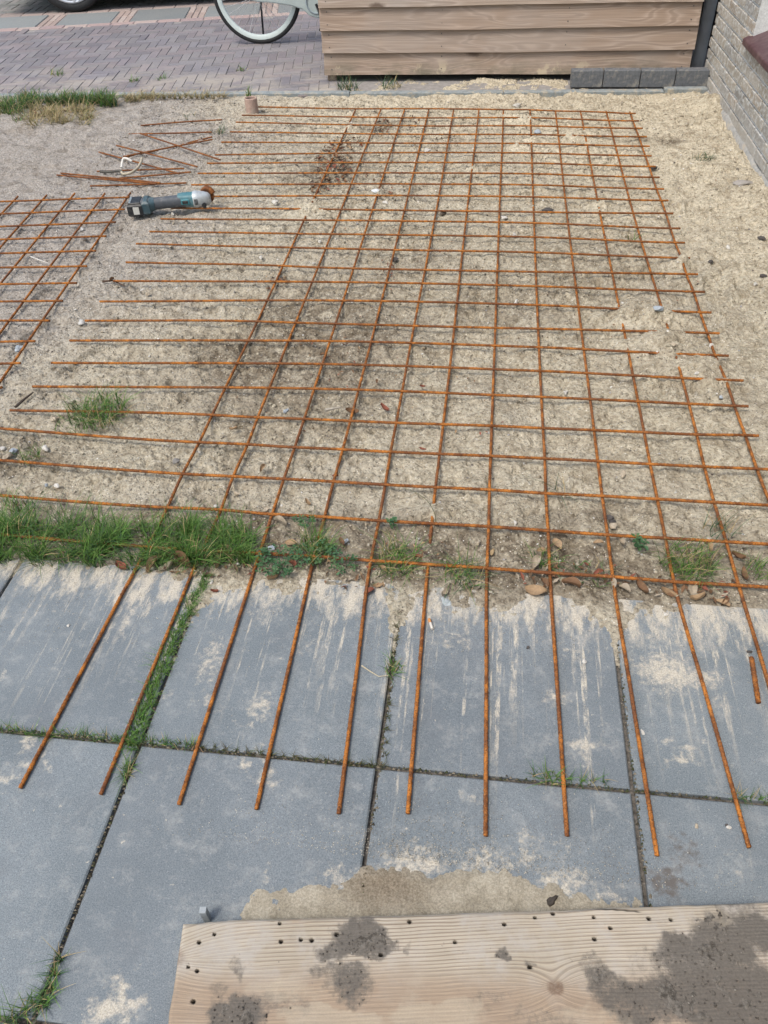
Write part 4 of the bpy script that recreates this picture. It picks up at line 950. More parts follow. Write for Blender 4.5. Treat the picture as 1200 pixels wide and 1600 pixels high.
stone(331,910,.006,W,None); stone(862,1408,.012,(.05,.042,.035),'dark clod of earth against the far edge of the plank'); stone(1138,1293,.006,W,None); stone(1088,1291,.006,BE,None)
stone(856,328,.028,DK,'black lump on the sand near the eighth long bar, far half of the mesh',flat=.5); stone(618,405,.02,DK,'black lump under the sixth long bar in the middle of the mesh'); stone(1021,262,.025,DK,'dark stone touching the right end of a far cross bar'); stone(692,333,.025,(.12,.1,.08),None)
stone(1190,374,.02,DK,'black speck of rock lower on the sand by the house'); stone(1110,409,.017,DK,'dark small stone on the sand right of the mesh'); stone(1192,433,.02,DK,'blackest stone at the right frame edge on the sand'); stone(1138,386,.016,W,'bright white chip on the sand right of the mesh'); stone(1180,445,.012,W,'white chip below the blackest stone at the right edge'); stone(1158,290,.045,(.30,.28,.26),'broken grey mortar lump at the foot of the house wall',flat=.4)
stone(788,340,.017,W,None); stone(806,472,.016,W,None); stone(804,366,.013,W,None); stone(587,303,.022,(.55,.58,.6),None); stone(602,316,.016,W,None); stone(430,316,.022,W,None); stone(668,236,.022,W,None); stone(840,206,.022,GB,None); stone(408,402,.015,W,None); stone(500,377,.014,W,None); stone(270,334,.016,W,'white chip on the sand in front of the power tool head'); stone(490,412,.011,W,None)
stone(808,165,.03,W,'whitish chip past the far cross bar at the eighth long bar'); stone(1040,960,.006,W,None); stone(1135,1290,.005,DK,None)
# cigarette end, splinter of wood, twig
q = at(674,980); b = MB(); b.tube([(-.009,0,0),(.010,0,0)], .0034, 10); b2 = MB(); b2.tube([(.010,0,0),(.022,0,0)], .0036, 10)
cg = empty('cigarette_butt', (q[0],q[1],.0042), 1.9); tag(cg, 'cigarette end lying on the slab just right of the sixth long bar', 'cigarette end')
b.build('paper', m_simple('cig_paper', (.62,.58,.52), .8, .4, 200), cg, True); b2.build('filter', m_simple('cig_filter', (.55,.25,.09), .8, .4, 300), cg, True)
def stick(pts, r, col, name, lab, cat):
    q = at(*pts[0]); P = [at(*p, .006)-np.array([q[0],q[1],0]) for p in pts]; b = MB(); b.tube(P, list(np.linspace(r,r*.5,len(P))), 6)
    o = b.build(name, m_simple(name+'_bark', col, .85, .5, 120)); gz = max(0, ground_z(q[0],q[1])) if q[1] > -.1 else 0
    o.location = (q[0],q[1],gz); tag(o, lab, cat)
stick([(24,636),(40,622),(52,613)], .005, (.06,.045,.035), 'twig', 'short dark twig near the tip of a cross bar at the left edge', 'twig')
stick([(160,440),(176,438),(195,447)], .005, (.10,.06,.04), 'bark_piece', 'dark splinter at the left tip of a cross bar, behind the beige stone', 'bark')
stick([(508,641),(532,636)], .006, (.40,.36,.30), 'wood_chip', 'pale wood chip between the third and fourth long bars', 'wood chip')
stick([(565,1040),(580,1050),(592,1057),(608,1055)], .0014, (.55,.47,.32), 'straw', 'dry straw on the slab left of the little round tuft', 'straw')
stick([(48,401),(75,411)], .003, (.6,.58,.54), 'twig', 'thin white twig inside the left mesh', 'twig')
stick([(300,1172),(306,1160),(318,1176)], .0016, (.25,.17,.10), 'straw', 'brown dry stem caught on the third long bar at the slab joint', 'straw')

# ------------------------------------------------------------------ angle grinder
A, B = at(212,322,.03), at(322,313,.03); ang = math.atan2(B[1]-A[1], B[0]-A[0]); c = (A+B)/2
g = empty('angle_grinder', (c[0]+.005, c[1]-.03, .004), ang); tag(g, 'teal and black cordless angle grinder with pale metal head resting on the mesh', 'angle grinder')
TEAL = m_simple('teal_plastic', (.06,.175,.21), .45, .35, 50, .1, dirt=((.34,.31,.27), .35)); DTEAL = m_simple('dark_teal_plastic', (.045,.085,.105), .5, .35, 50, .1, dirt=((.3,.28,.25), .35)); BLK = m_simple('black_plastic', (.018,.02,.024), .45, .3, 60, .1, dirt=((.2,.19,.17), .25)); RUB = m_simple('grey_rubber', (.075,.085,.10), .6, .3, 70, .2, dirt=((.26,.24,.21), .45))
ALU = m_simple('cast_aluminium', (.52,.56,.58), .45, .3, 60, .15, metal=.35, dirt=((.22,.2,.18), .35))
b = MB(); b.box(-.192,-.122,-.052,.046,.004,.062,.008); b.box(-.186,-.128,-.046,.040,.062,.068,.003); bt = b.build('battery', BLK, g, False)
b = MB(); b.box(-.1655,-.138,-.0535,-.0515,.016,.050,.0008); b.build('sticker', m_simple('white_sticker', (.60,.60,.56), .5, .3, 150), bt)
b = MB()
for k in range(4): b.box(-.182,-.176+.004,-.040+.02*k,-.026+.02*k,.068,.0705,.0008)
b.build('vent', m_simple('vent_grey', (.25,.30,.33), .5), bt)
b = MB(); b.box(-.124,-.088,-.050,.044,.006,.070,.010); b.loft([(-.09,-.004,.040,.044,.030),(-.075,-.004,.041,.036,.028),(-.066,-.004,.042,.030,.027)]); b.build('battery_mount', DTEAL, g, True)
b = MB(); b.loft([(-.128,-.004,.040,.047,.028),(-.10,-.004,.041,.034,.026),(-.07,-.003,.042,.029,.026),(-.02,0,.043,.0265,.0255),(.04,0,.044,.0275,.0265),(.078,0,.045,.029,.029)]); b.build('handle', RUB, g, True)
b = MB(); b.loft([(.045,.006,.047,.0285,.0285),(.06,.004,.047,.031,.031),(.10,.002,.047,.033,.032),(.118,0,.047,.034,.033)]); b.build('motor_housing', TEAL, g, True)
b = MB(); b.box(.060,.098,-.034,-.028,.036,.060,.002); sw = b.build('switch', m_simple('switch_teal', (.06,.24,.28), .4), g)
b = MB(); b.box(.066,.092,-.0365,-.033,.041,.055,.001); b.build('switch_button', BLK, sw)
b = MB(); b.loft([(.116,0,.047,.036,.035),(.128,0,.047,.038,.037),(.140,0,.046,.037,.036),(.165,.004,.044,.033,.033),(.186,.008,.042,.027,.027),(.196,.010,.040,.018,.018)]); hd = b.build('gear_head', ALU, g, True)
b = MB(); b.tube([(.165,-.026,.026),(.165,-.036,.026)], .011, 14); b.build('handle_socket', BLK, hd, True)
b = MB()
for k in range(3): b.box(.123+.006*k,.126+.006*k,-.0395,-.034,.032,.060,.0006)
b.build('cooling_slot', BLK, hd)
b = MB(); tilt = 0.45
dx, dy = math.sin(tilt), math.cos(tilt); ctr = np.array([.180,.043,.046])
b.tube([ctr-np.array([dx,dy,0])*.022, ctr], .017, 16); b.build('spindle', ALU, g, True)
b = MB(); b.tube([ctr+np.array([dx,dy,0])*.0, ctr+np.array([dx,dy,0])*.0016], .036, 40); b.build('cutting_disc', m_rust('disc_rust', .35), g)
b = MB(); P0 = ctr-np.array([dx,dy,0])*.004; sd_ = np.array([dy,-dx,0])
ring = []
for rr, off in ((.018,0),(.033,0),(.038,.006),(.038,.018)):
    ring.append([P0 + np.array([dx,dy,0])*off + rr*(math.cos(t)*sd_ + math.sin(t)*np.array([0,0,1])) for t in np.linspace(.3,2.9,22)])
V = sum(ring, []); Fc = [(k*22+i,k*22+i+1,(k+1)*22+i+1,(k+1)*22+i) for k in range(3) for i in range(21)]
b.add(V, Fc); gd = b.build('guard', m_rust('guard_rust', .6), g, True); s_ = gd.modifiers.new('thickness','SOLIDIFY'); s_.thickness = .0015
# ------------------------------------------------------------------ hose, pipe stub
pts = [at(x,y,z) for x,y,z in [(157,268,.008),(172,268.5,.008),(186,267,.010),(195,272,.016),(204,270,.022),(213,264,.028),(219,256,.034),(222,247,.036)]]
q = at(196,266); h = empty('bent_hose', (q[0],q[1],0)); tag(h, 'pale bent piece of hose lying on the loose rusty offcuts', 'hose')
cs = crspline(pts, .006)-np.array([q[0],q[1],0]); nb = int(len(cs)*.33); rr = np.where(np.arange(len(cs))%2==0,.0085,.0065)
b = MB(); b.tube(cs[:nb+1], list(rr[:nb+1]), 10); b.build('ribbed_end', m_simple('hose_dark', (.09,.085,.075), .8), h, True)
b = MB(); b.tube(cs[nb:], .0068, 10); b.build('tube', m_simple('hose_pale', (.42,.37,.28), .7, .4), h, True)
pts = [at(x,y,z) for x,y,z in [(190,262,.012),(191,254,.03),(193,248,.045),(200,248.5,.045),(206,252,.035)]]
b = MB(); b.tube(crspline(pts,.006)-np.array([q[0],q[1],0]), .0065, 8); b.build('white_end', m_simple('hose_white', (.62,.60,.56), .6), h, True)
ps = empty('pipe_stub', (-1.557, 3.76, 0)); tag(ps, 'short upright pinkish clay pipe at the far left corner of the mesh', 'pipe')
b = MB(); n = 28
for (r0, z0), (r1, z1) in zip([(.039,-.03),(.039,.083),(.034,.086),(.031,.083)], [(.039,.083),(.034,.086),(.031,.083),(.031,.0)]):
    V = [(r0*math.cos(2*math.pi*k/n), r0*math.sin(2*math.pi*k/n), z0) for k in range(n)] + [(r1*math.cos(2*math.pi*k/n), r1*math.sin(2*math.pi*k/n), z1) for k in range(n)]
    b.add(V, [(k,(k+1)%n,n+(k+1)%n,n+k) for k in range(n)])
b.build('pipe_wall', m_simple('clay', (.42,.30,.25), .85, .4, 50, .3, dirt=((.40,.36,.31), .6)), ps, True)
b = MB(); b.tube([(0,0,-.02),(0,0,.055)], .0308, 20); b.build('filling', SOIL, ps)

# ------------------------------------------------------------------ kerb strip, blocks, pavement behind
kd_ = math.atan(.012)
def kerb_y(x): return 4.150+.008*x
b = MB()
x = -6.0
while x < 1.25:
    x1 = min(x+1.0, 1.262); b.box(x+.002, x1-.002, -.028+random.uniform(-.002,.002), .028, -.12, .009+random.uniform(-.002,.002)+(.012 if x > .2 else 0), .004); x = x1
o = b.build('kerb', CONC, xf=Matrix.Translation((0,4.178,0)) @ Matrix.Rotation(.008,4,'Z')); o['kind'] = 'structure'
xs_ = [.421,.624,.852,1.066,1.268]; labs = ['leftmost dark concrete block of the row in front of the shed','second concrete block from the left in the row by the shed','third concrete block of the row, right of the middle gap','rightmost concrete block of the row, against the house wall']
for k in range(4):
    w = xs_[k+1]-xs_[k]-.006; b = MB(); b.box(-w/2,w/2,0,.07,0,.098,.004); o = b.build('concrete_block', BLOCK)
    o.location = ((xs_[k]+xs_[k+1])/2, 4.238+random.uniform(-.004,.004)+.006*(3-k)*.4, .006); o.rotation_euler = (random.uniform(-.02,.02),0,random.uniform(-.03,.03)-.02); tag(o, labs[k], 'concrete block', 'row of concrete blocks')
# herringbone clay pavers
ANG = math.radians(9); ca, sa = math.cos(ANG), math.sin(ANG)
def near_line(x): return 6.40+.195*(x+3.546)
def pave(name, test, cols, mat, u=.068):
    V=[];Fc=[];C=[]
    def brick(cx, cy, lx, ly):
        gx, gy = ca*cx-sa*cy, sa*cx+ca*cy
        if not test(gx, gy): return
        col = np.array(cols[random.randrange(len(cols))])*random.uniform(.85,1.12); z = random.gauss(0,.0010); tx, ty = random.gauss(0,.006), random.gauss(0,.006); b = len(V)
        hx, hy = lx/2-.0012, ly/2-.0012; bev = .003; rot = random.gauss(0,.008)
        for (i, zz) in ((0,-.06),(0,-.006),(bev,0)):
            for (sx, sy) in ((-1,-1),(1,-1),(1,1),(-1,1)):
                lx_, ly_ = sx*(hx-i), sy*(hy-i); lx2, ly2 = lx_-rot*ly_, ly_+rot*lx_
                X_, Y_ = cx+lx2, cy+ly2; V.append((ca*X_-sa*Y_, sa*X_+ca*Y_, zz+z+tx*lx_+ty*ly_)); C.append(col*(1 if i else .85))
        for k in range(2):
            for j in range(4): Fc.append((b+4*k+j,b+4*k+(j+1)%4,b+4*k+4+(j+1)%4,b+4*k+4+j))
        Fc.append((b+8,b+9,b+10,b+11))
    for ix in range(-165, 85):
        for iy in range(30, 235):
            t = (ix-iy)%6
            if t == 0: brick((ix+1.5)*u,(iy+.5)*u,3*u,u)
            elif t == 5: brick((ix+.5)*u,(iy+1.5)*u,u,3*u)
    o = mesh(name, V, Fc, mat, attrs={'Col': np.array(C)}); o['kind'] = 'structure'
PV = [(.165,.155,.172),(.185,.175,.19),(.195,.172,.182),(.17,.163,.178),(.185,.166,.18),(.19,.18,.19)]
def pvtest(x, y):
    return -7 < x < 2.5 and y > 4.20+.008*x and y < near_line(x)-.10 and not (x > -1.12 and y > 4.5 and y < 5.2)  and not (y < 4.60 and x > -1.10)
pave('brick_pavement', pvtest, PV, PAVER)
pave('road', lambda x, y: -8 < x < 5 and near_line(x)+.72 < y < near_line(x)+4.0, [(.20,.20,.20),(.23,.22,.215),(.17,.175,.17)], PAVER)
o = MB().add([(-20,4.19,-.004),(1.3,4.19,-.004),(8,4.6,-.004),(8,30,-.004),(-20,30,-.004)], [(0,1,2,3,4)]).build('joint_sand', m_simple('joint_sand', (.28,.265,.255), .95, .4, 30)); o['kind'] = 'structure'
# band of square slabs with brick strips along the road
b = MB(); V=[];Fc=[];C=[]
bd = math.atan(.195); cb, sb = math.cos(bd), math.sin(bd); O = np.array([-3.546, near_line(-3.546)+.012])
def bbox(u0,u1,v0,v1,col,zt=.004):
    bb = len(V); bev = .005
    for (i,z) in ((0,-.05),(0,zt-.005),(bev,zt)):
        for (uu,vv) in ((u0+i,v0+i),(u1-i,v0+i),(u1-i,v1-i),(u0+i,v1-i)): V.append((O[0]+cb*uu-sb*vv, O[1]+sb*uu+cb*vv, z)); C.append(np.array(col)*random.uniform(.97,1.03))
    for k in range(2):
        for j in range(4): Fc.append((bb+4*k+j,bb+4*k+(j+1)%4,bb+4*k+4+(j+1)%4,bb+4*k+4+j))
    Fc.append((bb+8,bb+9,bb+10,bb+11))
PIT = .672
for k in range(-6, 10):
    u0 = k*PIT
    bbox(u0+.172, u0+PIT-.004, 0, .50, np.array((.185,.20,.205))*random.uniform(.9,1.1), random.uniform(.002,.006))
    for s in range(3):
        for t in range(2): bbox(u0+.004+s*.056, u0+.056+s*.056, .003+t*.25, .247+t*.25, np.array(random.choice([(.33,.26,.235),(.29,.23,.21),(.37,.31,.285)])), random.uniform(0,.005))
uu = -5.0
while uu < 7:
    bbox(uu,uu+.205,-.105,-.004,np.array(random.choice([(.33,.25,.24),(.36,.29,.27),(.30,.23,.23)])),random.uniform(.001,.005)); bbox(uu+.08,uu+.285,.506,.607,np.array(random.choice([(.31,.25,.23),(.27,.225,.21)])),random.uniform(.001,.005)); bbox(uu+.08,uu+.285,.611,.712,np.array(random.choice([(.24,.21,.205),(.27,.225,.21)])),random.uniform(.001,.004)); uu += .209
o = mesh('road_edge_paving', V, Fc, PAVER, attrs={'Col': np.array(C)}); o['kind'] = 'structure'

# ------------------------------------------------------------------ the shed (low bin store clad with boards)
NAIL = m_simple('nail_steel', (.10,.095,.09), .6)
sh = empty('wooden_shed', (0,4.45,0), .0); tag(sh, 'low wooden shed clad with overlapping weathered boards, behind the sand bed', 'shed')
NB, PT = 9, .1305
XL, XRt = -1.222, 1.188
for k in range(NB):
    z0 = .040+PT*k; b = MB()
    ww = .004*math.sin(k*3.1)
    xl, xr = XL+random.uniform(-.004,.004)+.006*(k==0), XRt+random.uniform(-.004,.004)
    nseg = 30; V=[]; 
    for i in range(nseg+1):
        t = i/nseg; x = xl+(xr-xl)*t; wv = .0016*math.sin(t*7+k)+.001*math.sin(t*17+k*2)
        V += [(x,-.009+wv,z0+wv),(x,.012+wv,z0+wv),(x,.030+wv,z0+.143),(x,.013+wv,z0+.143)]
    Fc = [(4*i+j,4*i+(j+1)%4,4*i+4+(j+1)%4,4*i+4+j) for i in range(nseg) for j in range(4)] + [(3,2,1,0),tuple(4*nseg+j for j in range(4))]
    b.add(V,Fc)
    o = b.build('front_board', SHED, sh)
    nb = MB()
    for nx_ in (xl+.05, -.42, .38, xr-.05):
        for nz_ in (.035, .105):
            yy_ = -.009+.022*nz_/.143; nb.tube([(nx_+random.uniform(-.004,.004), yy_+.004, z0+nz_), (nx_, yy_-.0015, z0+nz_)], .0035, 8)
    nb.build('nail', NAIL, o)
    for side in (-1,1):
        b = MB(); xo = XL+.012 if side < 0 else XRt-.012; yb = .75
        V = []
        for y_ in (.026, yb): V += [(xo+side*.014,y_,z0-.004),(xo-side*.008,y_,z0-.004),(xo-side*.012,y_,z0+.146),(xo+side*.002,y_,z0+.146)]
        b.add(V, [(0,4,5,1),(1,5,6,2),(2,6,7,3),(3,7,4,0),(0,1,2,3),(7,6,5,4)]); b.build('side_board', SHEDY, sh)
b = MB()
for (x,y) in ((XL+.05,.05),(XRt-.05,.05),(XL+.05,.70),(XRt-.05,.70)): b.box(x-.03,x+.03,y-.02,y+.04,-.02,1.2,.003)
b.build('post', SHEDY, sh); b = MB(); b.box(XL-.02,XRt+.02,-.03,.79,1.235,1.265,.004); b.build('roof', SHED, sh)
b = MB(); b.box(XL+.03,XRt-.03,.735,.755,.06,1.22,.002); b.build('back_panel', SHEDY, sh)
# ------------------------------------------------------------------ brick house at the right
hs = empty('brick_house', (1.27,2,0)); tag(hs, 'pale yellow brick house wall with light mortar at the right side', 'house')
b = MB(); b.box(.006,.22,-6,2.405,-.1,.42); b.box(.006,.22,-6,-.6,.42,2.9); b.box(.006,.22,1.52,2.405,.42,2.9); b.box(.006,.22,-.6,1.52,2.0,2.9); b.box(.22,4,2.0,2.405,-.1,2.9)
b.build('mortar_wall', MORTAR, hs)
V=[];Fc=[];C=[]
BC = [(.38,.345,.295),(.41,.375,.325),(.34,.32,.29),(.38,.33,.275),(.31,.30,.285),(.42,.39,.345)]
zc = .015; row = 0
while zc < 2.8:
    y = -6 + (.11 if row % 2 else 0)
    while y < 2.41:
        L_ = .205; y1 = min(y+L_, 2.41)
        win = zc+.05 > .43 and zc < 2.0; y0_ = y
        if win and y < 1.53 < y1: y = 1.53
        if win and y < -.605 < y1: y1 = -.605
        if y1-y > .02 and not (win and y1 > -.6 and y < 1.52):
            col = np.array(random.choice(BC))*random.uniform(.85,1.1); bb = len(V); px_ = random.gauss(0,.0015); bev = .003
            for (i,xx) in ((0,.02),(0,-.001+px_),(bev,-.004+px_)):
                for (yy,z_) in ((y+i,zc+i),(y1-i,zc+i),(y1-i,zc+.049-i),(y+i,zc+.049-i)): V.append((xx,yy+random.gauss(0,.0006),z_+random.gauss(0,.0006))); C.append(col)
            for k in range(2):
                for j in range(4): Fc.append((bb+4*k+j,bb+4*k+4+j,bb+4*k+4+(j+1)%4,bb+4*k+(j+1)%4))
            Fc.append((bb+11,bb+10,bb+9,bb+8))
        y = y0_ + L_+.012
    zc += .0615; row += 1
mesh('brickwork', V, Fc, BRICK, hs, attrs={'Col': np.array(C)})
# smeared mortar foot
xs = np.arange(-6,2.41,.02); V=[]; zt = .022+.03*fbm(xs*4,xs*0,4,3); 
for y,z in zip(xs,zt): V += [(-.014,y,-.06),(-.012-.003*math.sin(y*9),y,z-.012),(.004,y,z)]
Fc = [(3*i+j,3*i+3+j,3*i+4+j,3*i+1+j) for i in range(len(xs)-1) for j in range(2)]
mesh('plinth', V, Fc, m_simple('plinth_render', (.36,.36,.35), .95, .5, 40, .6, dirt=((.42,.36,.28), .7)), hs, smooth=True)
b = MB(); V = []
for y_ in (-.72, 1.56): V += [(-.034,y_,.388),(-.034,y_,.418),(.10,y_,.470),(.10,y_,.385)]
b.add(V, [(0,4,5,1),(1,5,6,2),(2,6,7,3),(3,7,4,0),(0,1,2,3),(7,6,5,4)]); sl = b.build('window_sill', m_simple('sill_tiles', (.085,.04,.047), .4, .4, 25, .2, dirt=((.28,.22,.2), .3)), hs)
bv = sl.modifiers.new('bevel','BEVEL'); bv.width = .006; bv.segments = 3
b = MB(); b.box(.10,.16,-.6,1.52,.44,.51,.004); b.box(.10,.16,-.6,1.52,1.93,2.0,.004); b.box(.10,.16,-.6,-.53,.51,1.93,.004); b.box(.10,.16,1.45,1.52,.51,1.93,.004); b.box(.10,.16,.43,.49,.51,1.93,.004)
wf = b.build('window_frame', m_simple('white_paint', (.75,.75,.73), .4, .1), hs); b = MB(); b.box(.125,.131,-.53,1.45,.51,1.93); gl = NT('glass'); b.build('pane', gl.done((.02,.025,.03), .05, None, .5), wf)
# downpipe and cable beside the corner
dp = empty('downpipe', (1.300,4.77,0)); tag(dp, 'grey plastic downpipe standing between the shed and the brick house', 'downpipe')
b = MB(); b.tube([(0,0,-.03),(0,0,2.7)], .040, 24); b.build('pipe', m_simple('grey_pvc', (.46,.49,.52), .45, .3, 12, .05, dirt=((.30,.28,.25), .3)), dp, True)
b = MB(); b.tube([(0,0,1.3),(0,0,1.335)], .045, 24); b.box(.03,.10,-.01,.01,1.305,1.33,.002); b.build('bracket', m_simple('bracket_grey', (.2,.22,.24), .5), dp, True)
b = MB(); pts = [(1.295,4.46,.0),(1.292,4.45,.06),(1.296,4.45,.5),(1.294,4.45,1.2),(1.296,4.45,2.6)]
b.tube(crspline(pts,.05), .012, 10); o = b.build('black_cable', m_simple('cable_black', (.012,.012,.014), .6), None, True); tag(o, 'thick black cable running up beside the corner of the brick house', 'cable')
b = MB(); b.box(0,3.2,0,.08,-.05,1.9,.004); o = b.build('shade_backdrop', m_simple('backdrop_shade', (.03,.028,.027), .8, .4, 20, .3)); o.location = (1.20,5.25,0); tag(o, 'added dark fence behind the downpipe, glimpsed past the house corner', 'backdrop')  # added near-black sheet, its colour stands in for the shaded gap

# ------------------------------------------------------------------ bicycle behind the shed
RW = .345
bk = empty('bicycle', (-1.925,5.56,0), .06); tag(bk, 'pale silver city bicycle with light rims, parked half behind the shed', 'bicycle')
TYRE = m_simple('tyre_rubber', (.022,.023,.025), .75, .3, 80, .3); RIMM = m_simple('pale_rim', (.60,.68,.67), .35, .15, 40, 0); FRM = m_simple('silver_paint', (.48,.56,.56), .35, .2, 20, 0, metal=.15); CHR = m_simple('spoke_steel', (.62,.62,.62), .3, .1, 40, 0, metal=.7)
def bike_wheel(x0):
    w = MB(); w.torus((x0,0,RW),RW-.017,.0185,'y',96,12,sq=1.0); wo = w.build('wheel', TYRE, bk, True)
    m = MB()
    prof = [(RW-.030,.0150),(RW-.050,.0155),(RW-.062,.009),(RW-.062,-.009),(RW-.050,-.0155),(RW-.030,-.0150)]; n = 96; V=[]
    for i in range(n):
        a = 2*math.pi*i/n
        for (r,h) in prof: V.append((x0+r*math.cos(a),h,RW+r*math.sin(a)))
    Fc = [(i*6+j,((i+1)%n)*6+j,((i+1)%n)*6+(j+1)%6,i*6+(j+1)%6) for i in range(n) for j in range(6)]
    m.add(V,Fc); m.build('rim', RIMM, wo, True)
    m = MB()
    for i in range(36):
        a = 2*math.pi*i/36; d = .9*(1 if i%4<2 else -1); s = 1 if i%2 else -1
        m.tube([(x0+.028*math.cos(a+d),.028*s,RW+.028*math.sin(a+d)),(x0+(RW-.06)*math.cos(a),0,RW+(RW-.06)*math.sin(a))],.0014,5)
    m.build('spoke', CHR, wo)
    m = MB(); m.tube([(x0,-.055,RW),(x0,-.035,RW),(x0,-.030,RW),(x0,.030,RW),(x0,.035,RW),(x0,.055,RW)],[.010,.012,.032,.032,.012,.010],16); m.build('hub', CHR, wo, True)
bike_wheel(0); bike_wheel(1.10)
BBX, BBZ = .47, .275
f = MB(); f.tube([(0,-.062,RW),(BBX,-.045,BBZ)],.010,8); f.tube([(0,.062,RW),(BBX,.045,BBZ)],.010,8); f.tube([(BBX,0,BBZ),(BBX-.17,0,.80)],.016,10); f.tube([(0,-.06,RW),(BBX-.13,-.02,.70)],.008,8); f.tube([(0,.06,RW),(BBX-.13,.02,.70)],.008,8)
f.tube([(BBX,0,BBZ),(BBX+.30,0,.50),(.93,0,.82)],.019,10); f.tube([(.90,0,.92),(.955,0,.72)],.019,10); f.tube([(BBX,-.06,BBZ),(BBX,.06,BBZ)],.026,12); f.build('frame', FRM, bk, True)
f = MB(); f.tube([(.955,-.05,.72),(1.03,-.055,.5),(1.10,-.06,RW)],.011,8); f.tube([(.955,.05,.72),(1.03,.055,.5),(1.10,.06,RW)],.011,8); f.tube([(.955,-.05,.72),(.955,.05,.72)],.014,8); f.build('fork', FRM, bk, True)
# chain case: pale shell tapering from the crank cover to the rear hub
prof = [(-.055,RW+.035),(-.065,RW),(-.050,RW-.035),(.02,RW-.050),(.15,RW-.062),(.28,RW-.083),(.36,RW-.108),(.41,RW-.150),(.47,RW-.170),(.54,RW-.150),(.585,RW-.09),(.58,RW-.03),(.54,RW+.025),(.47,RW+.045),(.36,RW+.045),(.2,RW+.045),(.05,RW+.045)]
n = len(prof); f = MB(); V = [(x,-.085,z) for x,z in prof]+[(x,-.050,z) for x,z in prof]
f.add(V, [tuple(range(n-1,-1,-1)), tuple(range(n,2*n))]+[(k,(k+1)%n,n+(k+1)%n,n+k) for k in range(n)]); cc = f.build('chain_case', FRM, bk, False); bv = cc.modifiers.new('bevel','BEVEL'); bv.width = .010; bv.segments = 3
f = MB(); f.torus((BBX,-.088,BBZ+.01),.075,.006,'y',40,8); f.build('cover_ring', m_simple('ring_grey', (.30,.36,.40), .3), cc, True)
f = MB(); f.tube([(BBX,-.10,BBZ),(BBX+.06,-.105,BBZ-.155)],.010,8); f.box(BBX+.02,BBX+.10,-.18,-.105,BBZ-.168,BBZ-.145,.005); f.build('crank', BLK, bk, True)
f = MB(); f.tube([(BBX-.17,0,.80),(BBX-.19,0,.90)],.013,8); f.loft([(BBX-.32,0,.93,.085,.03),(BBX-.2,0,.935,.07,.03),(BBX-.05,0,.93,.025,.02)]); f.build('saddle', BLK, bk, True)
f = MB(); f.tube([(.90,0,.92),(.875,0,1.05)],.013,8); f.tube([(.72,-.29,1.04),(.84,-.22,1.07),(.875,0,1.06),(.84,.22,1.07),(.72,.29,1.04)],.012,8); f.build('handlebar', CHR, bk, True)
f = MB(); V = []
for a in np.linspace(.15, 3.0, 30):
    for (dy_, dr) in ((-.028,0),(-.015,.012),(.015,.012),(.028,0)): V.append(((RW+.018+dr)*math.cos(a),dy_,RW+(RW+.018+dr)*math.sin(a)))
f.add(V,[(4*i+j,4*i+4+j,4*i+5+j,4*i+1+j) for i in range(29) for j in range(3)]); f.build('mudguard', FRM, bk, True)
f = MB(); f.tube([(.02,.05,RW),(-.02,.16,.01)],.008,8); f.build('kickstand', BLK, bk, True)
# ------------------------------------------------------------------ parked car at the far left
WR = .325
cx, cy = -4.09, 6.93; ca_ = empty('parked_car', (cx,cy,0), math.atan(.195)); tag(ca_, 'dark parked car with light spoked wheel at the top left edge', 'car')
PAINT = m_simple('black_paint', (.012,.013,.016), .25, .1, 20, 0, spec=.5); TRIM = m_simple('black_trim', (.01,.01,.011), .7)
def car_body():
    # side outline (x along the car, rear wheel at 0, front wheel at 2.6), with arches cut
    out = []
    def arc(c): return [(c+.37*math.cos(t), WR+.37*math.sin(t)) for t in np.linspace(math.pi+.55, -.55, 15)]
    bot = [(-.75,.30)] + arc(0) + arc(2.6) + [(3.35,.28)]
    top = [(3.42,.50),(3.38,.70),(3.1,.86),(2.45,.95),(2.3,.97),(1.65,1.42),(.9,1.50),(.1,1.47),(-.45,1.18),(-.78,.98),(-.85,.7),(-.82,.42)]
    P = bot+top; n = len(P); mb = MB()
    V = []
    def wy(z): return .86 - .22*max(0, z-.95)/.5 - .05*max(0,.45-z)
    for s in (-1,1): V += [(x, s*wy(z), z) for x,z in P]
    bm = bmesh.new(); vs = [bm.verts.new(v) for v in V]
    bm.faces.new(vs[:n][::1]); bm.faces.new(vs[n:][::-1])
    for k in range(n): bm.faces.new((vs[k],vs[n+k],vs[n+(k+1)%n],vs[(k+1)%n]))
    bmesh.ops.triangulate(bm, faces=[f for f in bm.faces if len(f.verts) > 4]); bmesh.ops.recalc_face_normals(bm, faces=bm.faces)
    me = bpy.data.meshes.new('body'); bm.to_mesh(me); bm.free(); me.materials.append(PAINT); o = bpy.data.objects.new('body', me); COL.objects.link(o); o.parent = ca_; o.location = (0,.80,0); return o
body = car_body()
b = MB()
for (x0,x1,x2,x3) in ((.15,1.0,1.0,.35),(1.06,2.15,1.62,1.06)):
    for s in (-1,1):
        yy = lambda z: .80+s*(.866-.22*max(0,z-.95)/.5)
        b.add([(x0,yy(1.0),1.0),(x1,yy(1.0),1.0),(x2,yy(1.38),1.38),(x3,yy(1.38),1.38)], [(0,1,2,3) if s < 0 else (3,2,1,0)])
b.build('side_window', gl.m, ca_)
b = MB(); b.box(.42,2.18,-.045,-.005,.22,.36,.02); b.build('sill_trim', TRIM, ca_)
b = MB(); b.box(-.6,3.2,.15,1.45,.17,.30,.02); b.build('underbody', TRIM, ca_)
b = MB(); b.box(-.84,-.74,.05,.35,.75,.92,.02); b.box(-.84,-.74,1.25,1.55,.75,.92,.02); b.build('tail_light', m_simple('red_lens', (.35,.01,.01), .2), ca_)
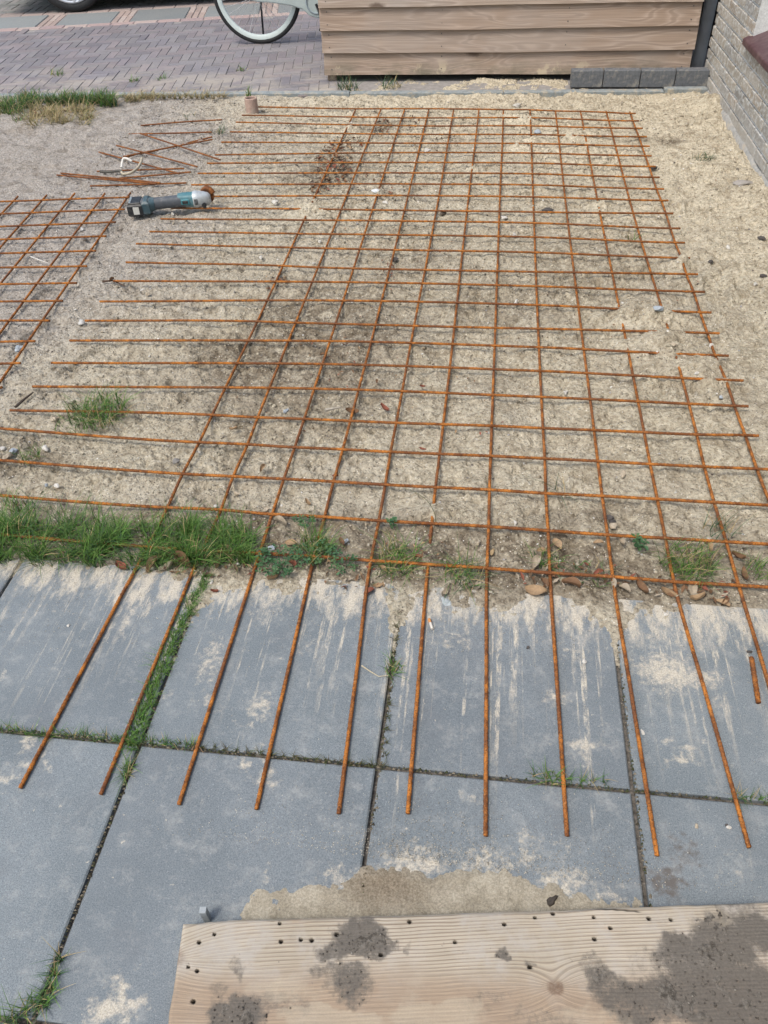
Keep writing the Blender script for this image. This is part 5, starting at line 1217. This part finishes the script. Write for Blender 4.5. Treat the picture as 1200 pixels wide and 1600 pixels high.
for wx in (0,2.6):
    for wy_ in (.04,1.56):
        m = MB(); s = -1 if wy_ < .5 else 1; n = 64
        prof = [(.245,-.085),(.268,-.100),(.300,-.100),(.318,-.085),(.325,-.05),(.325,.05),(.318,.085),(.300,.100),(.268,.100),(.245,.085)]; V=[]; k = len(prof)
        for i in range(n):
            a = 2*math.pi*i/n
            for (r,h) in prof: V.append((wx+r*math.cos(a),wy_+h,WR+r*math.sin(a)))
        m.add(V,[(i*k+j,i*k+j+1,((i+1)%n)*k+j+1,((i+1)%n)*k+j) for i in range(n) for j in range(k-1)]); wo = m.build('wheel', TYRE, ca_, True)
        r_ = MB(); r_.torus((wx,wy_+s*.084,WR),.240,.014,'y',64,8); r_.tube([(wx,wy_+s*.03,WR),(wx,wy_+s*.085,WR)],.06,20)
        for q_ in range(5):
            a = 2*math.pi*q_/5 - math.pi/2 + (.18 if wx == 0 else .5); c_, s__ = math.cos(a), math.sin(a)
            for off in (-.18,.18):
                r_.tube([(wx+.05*math.cos(a+off),wy_+s*.075,WR+.05*math.sin(a+off)),(wx+.238*math.cos(a+off*.6),wy_+s*.084,WR+.238*math.sin(a+off*.6))],.018,6)
        r_.build('rim', m_simple('alloy', (.55,.58,.62), .35, .2, 30, 0, metal=.5), wo, True)
        r_ = MB(); r_.tube([(wx,wy_-s*.02,WR),(wx,wy_+s*.045,WR)],.19,32); r_.build('brake_disc', TRIM, wo)

# ------------------------------------------------------------------ light
w = bpy.data.worlds.new('World'); scn.world = w; w.use_nodes = True; nt = w.node_tree; bg = nt.nodes['Background']
sky = nt.nodes.new('ShaderNodeTexSky'); sky.sky_type = 'NISHITA'; sky.sun_disc = False
EL, AZ = math.radians(62), math.radians(-140)     # azimuth from +y towards +x
sky.sun_elevation = EL; sky.sun_rotation = AZ; sky.air_density = 1.6; sky.dust_density = 4.0; sky.ozone_density = 1.0
nt.links.new(sky.outputs[0], bg.inputs[0]); bg.inputs[1].default_value = .125
sd = bpy.data.lights.new('sun','SUN'); sd.energy = 1.3; sd.angle = math.radians(16); sd.color = (1,.965,.89)
so = bpy.data.objects.new('sun', sd); COL.objects.link(so)
dirv = Vector((math.sin(AZ)*math.cos(EL), math.cos(AZ)*math.cos(EL), math.sin(EL))); so.rotation_euler = dirv.to_track_quat('Z','Y').to_euler()
scn.view_settings.view_transform = 'Standard'; scn.view_settings.look = 'None'; scn.view_settings.exposure = 0.75; scn.view_settings.gamma = 1
